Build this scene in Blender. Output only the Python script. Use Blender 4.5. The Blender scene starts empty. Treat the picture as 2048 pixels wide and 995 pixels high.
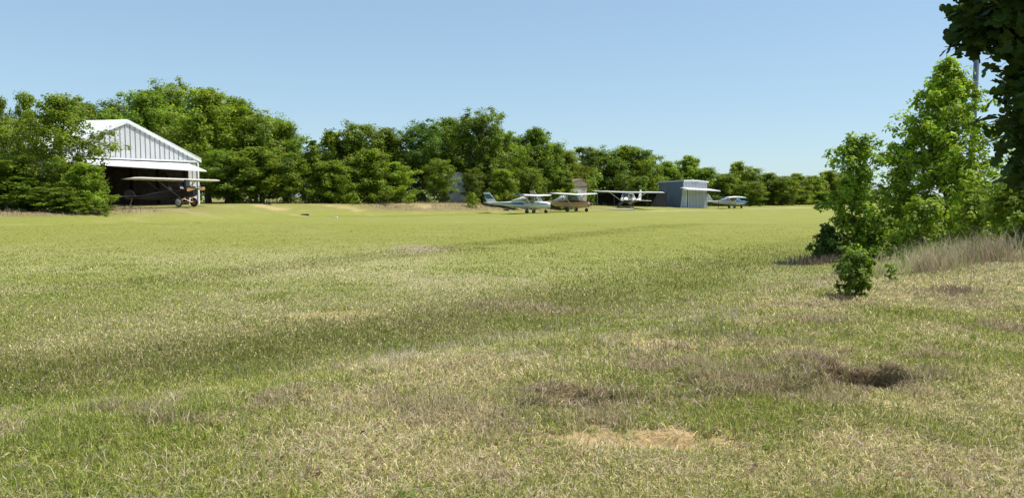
import bpy, math, random
import numpy as np
from mathutils import Vector, Matrix
R = math.radians
sc = bpy.context.scene
C = sc.collection

# ------------------------------------------------------------------ camera, sky, sun, exposure
EYE = 1.8; FPX = 1479.0; HOR = 393.0
cam_d = bpy.data.cameras.new('camera'); cam = bpy.data.objects.new('camera', cam_d); C.objects.link(cam)
cam_d.lens = 26.0; cam_d.sensor_width = 36.0; cam_d.clip_start = 0.05; cam_d.clip_end = 6000
cam.location = (0, 0, EYE); cam.rotation_euler = (R(90 - 4.04), 0, 0)
sc.camera = cam
SUN_EL = 61.0; SUN_AZ = 3.0     # azimuth from +X towards +Y
sd = Vector((math.cos(R(SUN_EL)) * math.cos(R(SUN_AZ)), math.cos(R(SUN_EL)) * math.sin(R(SUN_AZ)), math.sin(R(SUN_EL))))
w = bpy.data.worlds.new('World'); sc.world = w; w.use_nodes = True
nt = w.node_tree; nt.nodes.clear()
sky = nt.nodes.new('ShaderNodeTexSky'); sky.sky_type = 'NISHITA'; sky.sun_disc = False
sky.sun_elevation = R(SUN_EL); sky.sun_rotation = R(90 - SUN_AZ)
sky.altitude = 200; sky.air_density = 1.0; sky.dust_density = 0.3; sky.ozone_density = 1.5
bg = nt.nodes.new('ShaderNodeBackground'); bg.inputs['Strength'].default_value = 0.125
wo = nt.nodes.new('ShaderNodeOutputWorld')
def _mul(src, c):
    q = nt.nodes.new('ShaderNodeMix'); q.data_type = 'RGBA'; q.blend_type = 'MULTIPLY'; q.inputs[0].default_value = 1; q.clamp_factor = False
    q.inputs[7].default_value = (*c, 1); nt.links.new(src, q.inputs[6]); return q.outputs[2]
gm = nt.nodes.new('ShaderNodeGamma'); gm.inputs[1].default_value = .5      # evens out the brightness of the sky dome
nt.links.new(_mul(sky.outputs[0], (.1175, .126, .129)), gm.inputs[0])
nt.links.new(_mul(gm.outputs[0], tuple(k / .125 for k in (.618, .740, .834))), bg.inputs[0])
nt.links.new(bg.outputs[0], wo.inputs[0])
sl = bpy.data.lights.new('sun', 'SUN'); sl.energy = 5.0; sl.angle = R(0.53); sl.color = (1.0, 0.95, 0.87)
so = bpy.data.objects.new('sun', sl); C.objects.link(so); so.rotation_euler = sd.to_track_quat('Z', 'Y').to_euler()
sc.view_settings.view_transform = 'Standard'; sc.view_settings.look = 'None'
sc.view_settings.exposure = 0.2; sc.view_settings.gamma = 1.0
sc.cycles.use_denoising = True; sc.cycles.denoiser = 'OPENIMAGEDENOISE'; sc.cycles.denoising_input_passes = 'RGB_ALBEDO_NORMAL'; sc.cycles.denoising_prefilter = 'ACCURATE'; sc.cycles.use_adaptive_sampling = False
sc.cycles.max_bounces = 5; sc.cycles.diffuse_bounces = 2; sc.cycles.glossy_bounces = 2
sc.cycles.transmission_bounces = 3; sc.cycles.transparent_max_bounces = 6
sc.cycles.use_light_tree = False

rng = np.random.default_rng(11)

# ------------------------------------------------------------------ helpers
def smooth(a, b, x):
    t = np.clip((np.asarray(x, float) - a) / (b - a), 0, 1); return t * t * (3 - 2 * t)
_tab = np.random.default_rng(5).random((256, 256))
def vnoise(x, y, off=0):
    x = np.asarray(x, float) + off * 17.3; y = np.asarray(y, float) + off * 9.7
    xi = np.floor(x).astype(np.int64); yi = np.floor(y).astype(np.int64)
    fx = x - xi; fy = y - yi; fx = fx * fx * (3 - 2 * fx); fy = fy * fy * (3 - 2 * fy)
    a = _tab[xi & 255, yi & 255]; b = _tab[(xi + 1) & 255, yi & 255]
    c = _tab[xi & 255, (yi + 1) & 255]; d = _tab[(xi + 1) & 255, (yi + 1) & 255]
    return (a * (1 - fx) + b * fx) * (1 - fy) + (c * (1 - fx) + d * fx) * fy
def fbm(x, y, s, off=0, oc=4):
    r = 0; a = .5; t = 0
    for i in range(oc):
        r = r + a * vnoise(np.asarray(x) / s, np.asarray(y) / s, off + i * 3.1); t += a; a *= .55; s = s / 2.1
    return r / t
def px(p, Y): return (p - 1024.0) / FPX * Y
def pz(v, Y): return EYE + (HOR - v) / FPX * Y

def mat(name, col, rough=.8, metal=0., spec=None, var=0.0, scale=5.0, bump=0.0, col2=None):
    m = bpy.data.materials.new(name); m.use_nodes = True; n = m.node_tree; b = n.nodes['Principled BSDF']
    b.inputs['Roughness'].default_value = rough; b.inputs['Metallic'].default_value = metal
    if spec is not None: b.inputs['Specular IOR Level'].default_value = spec
    tc = n.nodes.new('ShaderNodeTexCoord'); nz = n.nodes.new('ShaderNodeTexNoise')
    nz.inputs['Scale'].default_value = scale; nz.inputs['Detail'].default_value = 6
    n.links.new(tc.outputs['Object'], nz.inputs['Vector'])
    mx = n.nodes.new('ShaderNodeMix'); mx.data_type = 'RGBA'
    c2 = col2 if col2 else tuple(c * (1 - var) for c in col)
    mx.inputs[6].default_value = (*c2, 1); mx.inputs[7].default_value = (*col, 1)
    cr = n.nodes.new('ShaderNodeMapRange'); cr.inputs[1].default_value = .35; cr.inputs[2].default_value = .6
    n.links.new(nz.outputs['Fac'], cr.inputs[0]); n.links.new(cr.outputs[0], mx.inputs[0])
    n.links.new(mx.outputs[2], b.inputs['Base Color'])
    if bump:
        bp = n.nodes.new('ShaderNodeBump'); bp.inputs['Strength'].default_value = bump; bp.inputs['Distance'].default_value = .02
        n.links.new(nz.outputs['Fac'], bp.inputs['Height']); n.links.new(bp.outputs[0], b.inputs['Normal'])
    return m

def leafmat(name, trans=.35, rough=.55, gain=(1, 1, 1), spec=.3, tgain=(1.25, 1.25, .7)):
    """plant material: colour comes from the 'col' attribute; part of the light passes through"""
    m = bpy.data.materials.new(name); m.use_nodes = True; n = m.node_tree; b = n.nodes['Principled BSDF']
    at = n.nodes.new('ShaderNodeAttribute'); at.attribute_name = 'col'
    oi = n.nodes.new('ShaderNodeObjectInfo'); hv = n.nodes.new('ShaderNodeHueSaturation')
    mr = n.nodes.new('ShaderNodeMapRange'); mr.inputs[3].default_value = .82; mr.inputs[4].default_value = 1.2
    n.links.new(oi.outputs['Random'], mr.inputs[0]); n.links.new(mr.outputs[0], hv.inputs['Value'])
    mr2 = n.nodes.new('ShaderNodeMapRange'); mr2.inputs[3].default_value = .488; mr2.inputs[4].default_value = .512
    mt = n.nodes.new('ShaderNodeMath'); mt.operation = 'FRACT'; m7 = n.nodes.new('ShaderNodeMath'); m7.operation = 'MULTIPLY'; m7.inputs[1].default_value = 7.31
    n.links.new(oi.outputs['Random'], m7.inputs[0]); n.links.new(m7.outputs[0], mt.inputs[0]); n.links.new(mt.outputs[0], mr2.inputs[0])
    n.links.new(mr2.outputs[0], hv.inputs['Hue'])
    n.links.new(at.outputs['Color'], hv.inputs['Color'])
    g = n.nodes.new('ShaderNodeMix'); g.data_type = 'RGBA'; g.blend_type = 'MULTIPLY'; g.inputs[0].default_value = 1
    n.links.new(hv.outputs[0], g.inputs[6]); g.inputs[7].default_value = (*gain, 1)
    g2 = n.nodes.new('ShaderNodeMix'); g2.data_type = 'RGBA'; g2.blend_type = 'MULTIPLY'; g2.inputs[0].default_value = 1
    n.links.new(g.outputs[2], g2.inputs[6]); g2.inputs[7].default_value = (*tgain, 1)
    n.links.new(g.outputs[2], b.inputs['Base Color']); b.inputs['Roughness'].default_value = rough
    b.inputs['Specular IOR Level'].default_value = spec
    tr = n.nodes.new('ShaderNodeBsdfTranslucent'); n.links.new(g2.outputs[2], tr.inputs['Color'])
    ms = n.nodes.new('ShaderNodeMixShader'); ms.inputs[0].default_value = trans
    n.links.new(b.outputs[0], ms.inputs[1]); n.links.new(tr.outputs[0], ms.inputs[2])
    n.links.new(ms.outputs[0], n.nodes['Material Output'].inputs['Surface'])
    return m

def glassmat(name, tint, alpha):
    m = bpy.data.materials.new(name); m.use_nodes = True; n = m.node_tree; b = n.nodes['Principled BSDF']
    b.inputs['Base Color'].default_value = (*tint, 1); b.inputs['Roughness'].default_value = .06
    b.inputs['Alpha'].default_value = alpha; b.inputs['Specular IOR Level'].default_value = .8
    return m

def tag(o, label=None, cat=None, group=None, kind=None):
    if label: o['label'] = label
    if cat: o['category'] = cat
    if group: o['group'] = group
    if kind: o['kind'] = kind
    return o
def empty(name, loc, rz=0, label=None, cat=None, group=None):
    o = bpy.data.objects.new(name, None); C.objects.link(o); o.location = loc; o.rotation_euler = (0, 0, rz); o.empty_display_size = .3
    return tag(o, label, cat, group)

class MB:
    def __init__(s): s.v = []; s.f = []; s.m = []
    def add(s, vs, fs, mi=0):
        k = len(s.v); s.v += [tuple(v) for v in vs]; s.f += [tuple(i + k for i in f) for f in fs]; s.m += [mi] * len(fs); return s
    def box(s, a, b, mi=0):
        x0, y0, z0 = a; x1, y1, z1 = b
        return s.add([(x0,y0,z0),(x1,y0,z0),(x1,y1,z0),(x0,y1,z0),(x0,y0,z1),(x1,y0,z1),(x1,y1,z1),(x0,y1,z1)],
                     [(0,3,2,1),(4,5,6,7),(0,1,5,4),(1,2,6,5),(2,3,7,6),(3,0,4,7)], mi)
    def hexa(s, lo, hi, mi=0):   # two quads of 4 points
        return s.add(list(lo) + list(hi), [(0,3,2,1),(4,5,6,7),(0,1,5,4),(1,2,6,5),(2,3,7,6),(3,0,4,7)], mi)
    def prism(s, poly, n, mi=0):  # flat polygon (3-D points) extruded by vector n
        k = len(poly); P = [Vector(p) for p in poly]; n = Vector(n)
        fs = [tuple(range(k - 1, -1, -1)), tuple(range(k, 2 * k))] + [(i, (i + 1) % k, (i + 1) % k + k, i + k) for i in range(k)]
        return s.add(P + [p + n for p in P], fs, mi)
    def tube(s, pts, rad, n=6, mi=0, cap=True, flat=1.0):
        P = [Vector(p) for p in pts]; rs = rad if isinstance(rad, (list, tuple)) else [rad] * len(P)
        rings = []
        for i, p in enumerate(P):
            d = (P[min(i + 1, len(P) - 1)] - P[max(i - 1, 0)]).normalized()
            u = d.cross(Vector((0, 0, 1)))
            if u.length < .05: u = d.cross(Vector((1, 0, 0)))
            u.normalize(); v = d.cross(u)
            rings.append([p + (u * math.cos(2 * math.pi * k / n) * flat + v * math.sin(2 * math.pi * k / n)) * rs[i] for k in range(n)])
        vs = [q for r in rings for q in r]; fs = []
        for i in range(len(P) - 1):
            for k in range(n): fs.append((i * n + k, i * n + (k + 1) % n, (i + 1) * n + (k + 1) % n, (i + 1) * n + k))
        if cap: fs += [tuple(range(n - 1, -1, -1)), tuple(range((len(P) - 1) * n, len(P) * n))]
        return s.add(vs, fs, mi)
    def lathe_y(s, prof, c, n=20, mi=0):     # prof (r, y) turned about the Y axis through c
        vs = []; fs = []
        for r, y in prof:
            for k in range(n):
                a = 2 * math.pi * k / n; vs.append((c[0] + r * math.cos(a), c[1] + y, c[2] + r * math.sin(a)))
        for i in range(len(prof) - 1):
            for k in range(n): fs.append((i * n + k, (i + 1) * n + k, (i + 1) * n + (k + 1) % n, i * n + (k + 1) % n))
        return s.add(vs, fs, mi)
    def lathe_x(s, prof, c, n=16, mi=0):
        vs = []; fs = []
        for r, x in prof:
            for k in range(n):
                a = 2 * math.pi * k / n; vs.append((c[0] + x, c[1] + r * math.cos(a), c[2] + r * math.sin(a)))
        for i in range(len(prof) - 1):
            for k in range(n): fs.append((i * n + k, i * n + (k + 1) % n, (i + 1) * n + (k + 1) % n, (i + 1) * n + k))
        return s.add(vs, fs, mi)
    def build(s, name, mats, parent=None, smoothf=False):
        me = bpy.data.meshes.new(name); me.from_pydata(s.v, [], s.f)
        for m in (mats if isinstance(mats, (list, tuple)) else [mats]): me.materials.append(m)
        me.polygons.foreach_set('material_index', s.m)
        if smoothf: me.polygons.foreach_set('use_smooth', [True] * len(s.f))
        me.validate(); me.update()
        o = bpy.data.objects.new(name, me); C.objects.link(o)
        if parent: o.parent = parent
        return o

def trimesh(name, V, T, col, m, parent=None):
    """numpy triangles with a per-vertex colour -> one object"""
    me = bpy.data.meshes.new(name); nv = len(V); ntri = len(T)
    me.vertices.add(nv); me.vertices.foreach_set('co', np.ascontiguousarray(V, np.float32).ravel())
    me.loops.add(ntri * 3); me.polygons.add(ntri)
    me.loops.foreach_set('vertex_index', np.ascontiguousarray(T, np.int32).ravel())
    me.polygons.foreach_set('loop_start', np.arange(0, ntri * 3, 3, dtype=np.int32))
    try: me.polygons.foreach_set('loop_total', np.full(ntri, 3, np.int32))
    except Exception: pass
    me.update(calc_edges=True)
    at = me.color_attributes.new('col', 'FLOAT_COLOR', 'POINT')
    c4 = np.ones((nv, 4), np.float32); c4[:, :3] = col; at.data.foreach_set('color', c4.ravel())
    me.materials.append(m)
    o = bpy.data.objects.new(name, me); C.objects.link(o)
    if parent: o.parent = parent
    return o

# ------------------------------------------------------------------ terrain shape
E0 = np.array([-33.0, 50.0]); ED = np.array([.73, .685]); ED = ED / np.linalg.norm(ED); EN = np.array([-ED[1], ED[0]])
def ts(x, y):
    dx = x - E0[0]; dy = y - E0[1]; return dx * ED[0] + dy * ED[1], dx * EN[0] + dy * EN[1]
def swu(x, y):
    xs = np.interp(y, [-60, 0, 3, 6.5, 10, 16, 21, 30, 60, 200], [-80, -13.8, -9.5, -4.5, 0, 5, 8.0, 13.2, 31, 110])
    return (x - xs) * .75
SCARPS = [(3.02, 6.27, .30, .14, .42), (.40, 5.52, .22, .08, .13), (.92, 4.72, .42, .16, .06), (5.9, 11.2, .22, .12, .12)]
def lip(x, y):
    """ragged little erosion step facing the viewer: signed distance behind it and its strength"""
    yl = np.interp(x, [-.4, .0, .42, 1.25, 1.8, 2.45, 2.7, 3.3, 3.7], [5.5, 5.42, 5.40, 5.62, 5.72, 5.98, 6.06, 6.14, 6.3]) + (fbm(x, y * .2, .35, 15, 4) - .5) * .34
    k = smooth(-.1, .25, x) * smooth(3.75, 3.3, x) * (.55 + .45 * smooth(.8, 1.8, x)) * (.35 + 1.1 * smooth(.35, .7, fbm(x, 0 * y, .6, 16, 2)))
    return y - yl, k
def gz(x, y):
    x = np.asarray(x, float); y = np.asarray(y, float); t, s = ts(x, y)
    B = np.interp(t, [-60, -10, 0, 15, 40, 58, 70, 80, 90, 130, 400], [.7, .7, .75, 1.0, 1.1, .9, .55, .3, .12, .1, .3])
    s0 = np.interp(t, [-20, 0, 8, 20, 40, 60, 75], [-11, -11, -8.5, -1, 1.5, 4, 1]); s1 = np.interp(t, [-20, 0, 8, 20, 40, 60, 75], [-6.2, -6.2, -3.8, 6, 7, 11, 6])
    z = B * np.clip((s - s0) / (s1 - s0), 0, 1) ** 1 * smooth(-.2, .5, (s - s0) / (s1 - s0))
    z = z + .22 * smooth(-8, -30, x) * smooth(18, 42, y) * (1 - smooth(0, 1, (s - s0) / (s1 - s0)) * .5)
    u = swu(x, y)
    z = z - .07 * np.exp(-((u + .6) / 1.2) ** 2) * smooth(70, 30, y)
    z = z + .24 * smooth(.3, 3, u) + .92 * smooth(2.0, 6.0, u) * smooth(9.5, 17.5, y)
    z = z + (fbm(x, y, 3.0, 1) - .5) * .10 * smooth(-2, 3, u) + (fbm(x, y, .5, 2) - .5) * .05 * smooth(-3, 1, u) * (y < 40)
    z = z + (fbm(x, y, 14.0, 3) - .5) * .10
    d2 = np.hypot(x, y); z = z + np.clip(d2 - 260, 0, None) * .004 * 0
    ld, lk = lip(x, y); z = z + .105 * lk * smooth(-.035, .035, ld) * smooth(2.2, .2, ld)
    for cx, cy, rx, ry, dp in SCARPS:
        wx = (x - cx + (fbm(x, y, .25, 7) - .5) * .2) / rx; wy = (y - cy + (fbm(x, y, .2, 8) - .5) * .12) / ry
        wy = np.where(wy > 0, wy * 1.9, wy * .6)
        z = z - dp * np.exp(-(wx ** 2 + wy ** 2) ** 1.6)
    return z

# colour of what grows on / lies on the ground.  returns rgb, dry fraction, bare-soil fraction, dark-swale fraction
STRAW = np.array([.47, .415, .25]); GREEN = np.array([.195, .23, .052]); YGRN = np.array([.285, .305, .072]); SOIL = np.array([.62, .43, .21])
BROWN_AT = [(1745, 735, 6.2, .42, .22), (1560, 735, 6.5, .5, .22), (1450, 775, 6.0, .5, .2), (1330, 730, 6.6, .5, .2), (1130, 805, 5.5, .3, .10), (1925, 568, 11.3, .5, .3), (2030, 640, 8.8, .5, .3), (1850, 700, 7.2, .4, .15), (1060, 800, 5.6, .3, .1), (1640, 640, 9.2, .5, .25), (1215, 850, 5.0, .2, .08), (1080, 612, 12.2, .8, .4), (700, 755, 7.2, .5, .15)]
def brown(x, y):
    b = np.zeros_like(x); f = fbm(x, y, .3, 81, 3)
    for p, v, Y, rx, ry in BROWN_AT: b = np.maximum(b, smooth(1.4, .5, np.hypot((x - px(p, Y)) / rx, (y - Y) / ry) + (f - .5) * 2.4))
    u = swu(x, y)
    return np.maximum(b, smooth(.60, .72, fbm(x, y, .9, 82, 4)) * smooth(0, 1.5, u) * .6 * (y < 30))
def cover(x, y):
    x = np.asarray(x, float); y = np.asarray(y, float); t, s = ts(x, y); u = swu(x, y)
    n1 = fbm(x, y, 2.2, 21); n2 = fbm(x, y, 9.0, 22); n3 = fbm(x, y, .7, 23, 3)
    berm = smooth(.0, 2.2, u + (n1 - .5) * 2.5)
    swale = smooth(2.2, .0, np.abs(u + 1.1 + (n1 - .5) * 1.2)) * smooth(40, 18, y) * smooth(-11, -5, x)
    swale = np.maximum(swale * (.40 + n2 * .8) * (.75 + .4 * n3), .5 * smooth(1.6, .4, np.abs(u + 9.5 + (n1 - .5) * 2 + .0 * y)) * smooth(12, 18, y) * smooth(60, 38, y))
    dry = .22 + .55 * smooth(.42, .68, n1 * .5 + n2 * .5)
    dry = dry * (1 - berm) + berm * (.30 + .65 * smooth(.35, .62, n1 * .6 + n3 * .4))
    dry = np.clip(dry - .10 * smooth(7.5, 5, y) * smooth(0, -2.5, x), 0, 1)
    # runway surface beyond 20 m: evenly pale olive
    far = smooth(16, 32, y)
    dry = dry * (1 - far) + far * (.05 + .22 * n2) * np.ones_like(dry)
    soil = np.zeros_like(x)
    for cx, cy, rx, ry, dp in SCARPS:
        soil = np.maximum(soil, smooth(1.5, .7, np.hypot((x - cx) / rx, (y - cy) / ry) + (n3 - .5) * 1.4 + (fbm(x, y, .16, 24, 3) - .5) * 2.2) * (.95 if rx > .3 else .6))
    soil = np.maximum(soil, .5 * smooth(.66, .76, n3) * smooth(1, 3, u) * smooth(3.6, 2.2, np.hypot((x - 2.6), (y - 6.8) * 1.2)))
    # sandy apron beside the hangar and the eroded bank
    def blob(p, v, Y, rx, ry, k=1.): return k * smooth(1.25, .6, np.hypot((x - px(p, Y)) / rx, (y - Y) / ry) + (fbm(x, y, 1.2, 31) - .5) * 2.6)
    for b in ((552, 419, 66, 2.6, 1.6, .85), (590, 421, 64, 2.0, .6, .8), (665, 411, 72, 3.4, 1.2, .7), (800, 411, 80, 2.4, 1.4, .8), (1235, 412, 97, 5., .7, .5), (640, 630, 11.2, .8, .35, .45)):
        soil = np.maximum(soil, blob(*b))
    brush = smooth(.2, .8, (s - np.interp(t, [-20, 0, 10, 20, 40, 60, 75], [-9.0, -9.0, -6.0, 1, 2.0, 4.0, 3])) / 2) * np.interp(t, [-30, -2, 6, 14, 26, 32, 62, 70], [1, 1, .9, .25, .3, 1, 1, .2]) * smooth(30, 42, y)
    # pale pebbly scatter lying on the runway near the silver hangar and a pinkish patch in mid-field
    peb = smooth(.60, .70, fbm(x / 3.2, y, 1.3, 41, 3)) * smooth(5, 2.5, np.abs(s + 7.5 - t * .05) + (n3 - .5) * 3) * smooth(52, 70, t) * .55
    pink = smooth(1.2, .5, np.hypot((x - px(828, 24)) / 1.1, (y - 25.) / 2.6) + (n3 - .5) * 1.2) * .8
    c = GREEN[None] * 0 + (YGRN[None] * (1 - dry[..., None]) + STRAW[None] * dry[..., None])
    c = c * (1 - swale[..., None] * .8) + (np.array([.16, .168, .042]))[None] * swale[..., None] * .8
    rim = smooth(2.2, .6, np.abs(s + 1.2)) * smooth(10, 30, t) * smooth(110, 80, t) * .7
    c = c * (1 - rim[..., None]) + np.array([.19, .24, .06])[None] * rim[..., None]
    c = c * (1 - brush[..., None]) + (np.array([.30, .235, .155]) * (.7 + .6 * n3[..., None])) * brush[..., None]
    farS = smooth(40, 55, y)[..., None]; sb = (SOIL[None] * (1 - farS) + np.array([.50, .385, .245])[None] * farS) * (.8 + .6 * n2[..., None])
    c = c * (1 - soil[..., None]) + sb * soil[..., None]
    fr = far[..., None]; c = c * (1 - fr) + c * np.array([.86, .86, .64]) * fr
    bw = (brown(x, y) * (1 - soil * .6))[..., None]; c = c * (1 - bw * .8) + np.array([.23, .165, .105]) * bw * .8
    hole_shade = np.exp(-(((x - 3.02) / .30) ** 2 + ((y - 6.29) / .15) ** 2) ** 2)[..., None]; c = c * (1 - hole_shade) + np.array([.085, .045, .028]) * hole_shade  # big scarp's undercut shade painted over its moist soil
    c = c * (1 - peb[..., None]) + np.array([.62, .55, .42])[None] * peb[..., None]
    c = c * (1 - pink[..., None]) + np.array([.42, .34, .26])[None] * pink[..., None]
    return c, dry, soil, swale

# ------------------------------------------------------------------ ground sheet
def make_ground():
    nx, ny = 760, 900
    uu = np.linspace(-1, 1, nx); xs = 1.5 + 1.1 * np.sinh(7.9 * uu)
    vv = np.linspace(-.55, 1, ny); ys = 5.2 + 1.0 * np.sinh(8.1 * vv)
    X, Y = np.meshgrid(xs, ys); x = X.ravel(); y = Y.ravel()
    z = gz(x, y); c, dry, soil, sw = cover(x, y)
    me = bpy.data.meshes.new('ground')
    I = (np.arange(ny - 1)[:, None] * nx + np.arange(nx - 1)[None]).ravel()
    Q = np.stack([I, I + 1, I + nx + 1, I + nx], 1).astype(np.int32)
    me.vertices.add(len(x)); me.vertices.foreach_set('co', np.stack([x, y, z], 1).astype(np.float32).ravel())
    me.loops.add(len(Q) * 4); me.polygons.add(len(Q)); me.loops.foreach_set('vertex_index', Q.ravel())
    me.polygons.foreach_set('loop_start', np.arange(0, len(Q) * 4, 4, dtype=np.int32))
    me.polygons.foreach_set('use_smooth', np.ones(len(Q), bool)); me.update(calc_edges=True)
    at = me.color_attributes.new('col', 'FLOAT_COLOR', 'POINT'); c4 = np.ones((len(x), 4), np.float32); gap_shade = (.45 + .55 * np.maximum(smooth(7, 20, y), np.clip(soil * 1.2, 0, 1)))[:, None]; c4[:, :3] = c * gap_shade + np.array([.045, .03, .015]) * (1 - gap_shade)   # shade between the near blades, painted in as dark thatch colour
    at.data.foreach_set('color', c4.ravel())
    m = bpy.data.materials.new('turf_and_soil'); m.use_nodes = True; n = m.node_tree; b = n.nodes['Principled BSDF']
    b.inputs['Roughness'].default_value = .95; b.inputs['Specular IOR Level'].default_value = .1
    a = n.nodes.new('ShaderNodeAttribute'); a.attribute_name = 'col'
    tc = n.nodes.new('ShaderNodeTexCoord')
    def noise(scale, detail=8, rough=.65):
        q = n.nodes.new('ShaderNodeTexNoise'); q.inputs['Scale'].default_value = scale; q.inputs['Detail'].default_value = detail
        q.inputs['Roughness'].default_value = rough; n.links.new(tc.outputs['Object'], q.inputs['Vector']); return q
    def rng_(q, a0, a1, b0, b1):
        r = n.nodes.new('ShaderNodeMapRange'); r.inputs[1].default_value = a0; r.inputs[2].default_value = a1
        r.inputs[3].default_value = b0; r.inputs[4].default_value = b1; n.links.new(q, r.inputs[0]); return r.outputs[0]
    def mixc(kind, fac, A, B):
        x_ = n.nodes.new('ShaderNodeMix'); x_.data_type = 'RGBA'; x_.blend_type = kind
        for sock, val in ((0, fac), (6, A), (7, B)):
            if hasattr(val, 'node'): n.links.new(val, x_.inputs[sock])
            elif isinstance(val, tuple): x_.inputs[sock].default_value = (*val, 1)
            else: x_.inputs[sock].default_value = val
        return x_.outputs[2]
    n1 = noise(22, 10, .75); n2 = noise(2.3, 8, .7); n3 = noise(.35, 6, .6)
    v = rng_(n1.outputs['Fac'], .33, .67, .55, 1.35)
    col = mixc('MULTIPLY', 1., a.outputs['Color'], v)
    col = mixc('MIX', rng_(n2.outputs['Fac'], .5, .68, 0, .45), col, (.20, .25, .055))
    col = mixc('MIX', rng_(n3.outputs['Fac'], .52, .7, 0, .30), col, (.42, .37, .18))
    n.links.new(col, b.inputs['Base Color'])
    bp = n.nodes.new('ShaderNodeBump'); bp.inputs['Strength'].default_value = .9; bp.inputs['Distance'].default_value = .05
    n.links.new(n1.outputs['Fac'], bp.inputs['Height']); n.links.new(bp.outputs[0], b.inputs['Normal'])
    me.materials.append(m)
    o = bpy.data.objects.new('ground', me); C.objects.link(o); o['kind'] = 'structure'
make_ground()

# ------------------------------------------------------------------ foliage generators
LEAF = leafmat('oak_leaf', .42)
LEAF_FAR = leafmat('oak_leaf_distant', .48, tgain=(1.2, 1.2, .75))
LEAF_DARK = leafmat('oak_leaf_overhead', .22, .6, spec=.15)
STEM = leafmat('dry_stem', .3, .8, spec=.1, tgain=(1, 1, 1))
TURF = leafmat('turf_blade', .30, .75, spec=.15, gain=(1.38, 1.33, 1.2), tgain=(1.1, 1.1, .8))
BARK = mat('bark', (.15, .12, .095), .95, var=.5, scale=9, bump=.6)
BARK_PALE = mat('bark_pale', (.20, .165, .135), .95, var=.5, scale=20, bump=.5)

def rand_unit(n, r):
    v = r.normal(size=(n, 3)); return v / np.linalg.norm(v, axis=1, keepdims=True)
def leaf_tris(P, size, r, outward=None, up=.25):
    """a folded four-cornered leaf at each point"""
    n = len(P); N = rand_unit(n, r); N[:, 2] = np.abs(N[:, 2]) + up
    if outward is not None: N = N * .75 + outward * 1.0
    N /= np.linalg.norm(N, axis=1, keepdims=True)
    D = rand_unit(n, r); D = D - N * (D * N).sum(1, keepdims=True); D /= np.linalg.norm(D, axis=1, keepdims=True)
    S = np.cross(N, D); L = (size * r.uniform(.6, 1.3, n))[:, None]; Wd = L * r.uniform(.26, .42, n)[:, None]
    lift = L * r.uniform(.0, .22, n)[:, None]
    V = np.stack([P - D * L * .5, P - S * Wd + N * lift + D * L * .08, P + D * L * .5 - N * lift * .5, P + S * Wd + N * lift + D * L * .08], 1).reshape(-1, 3)
    b = np.arange(n)[:, None] * 4; T = np.concatenate([b + [[0, 2, 1]], b + [[0, 3, 2]]], 1).reshape(-1, 3)
    return V, T

def crown_points(H, W, base, nl, sub, per, r, profile, lobe=.24, jitter=.32):
    """lobes along a profile -> clumps on the lobes -> leaves round the clumps"""
    pts = []; outs = []; cols = []; lobes = []
    for i in range(nl):
        h = base + (1 - base) * ((i + .5) / nl) ** .85 * .96
        a = i * 2.399 + r.uniform(-.5, .5); rad = profile((h - base) / (1 - base)) * W / 2
        R0 = W * lobe * r.uniform(.75, 1.25) * (.75 + .5 * profile((h - base) / (1 - base)))
        R0 = min(R0, rad * 1.0 + .12 * W)
        rr = max(rad - R0 * .8, 0) * r.uniform(.6, 1.1)
        c = np.array([math.cos(a) * rr, math.sin(a) * rr, min(h * H, H - R0 * .7)]); lobes.append((c, R0))
        d = rand_unit(sub, r); d[:, 2] = d[:, 2] * .85 + .12
        cc = c + d * R0 * r.uniform(.35, .92, (sub, 1)); rs = R0 * jitter * r.uniform(.7, 1.4, sub)
        for k in range(sub):
            q = r.normal(size=(per, 3)) * [1, 1, .85]; q = q / np.maximum(np.linalg.norm(q, axis=1, keepdims=True), .6) * r.uniform(.2, 1.02, (per, 1))
            pts.append(cc[k] + q * rs[k]); o = q * .5 + d[k] * .7; outs.append(o)
            tone = r.uniform(.75, 1.25); cols.append(np.full(per, tone))
    P = np.concatenate(pts); O = np.concatenate(outs); O /= np.maximum(np.linalg.norm(O, axis=1, keepdims=True), .01)
    return P, O, np.concatenate(cols), lobes

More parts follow.
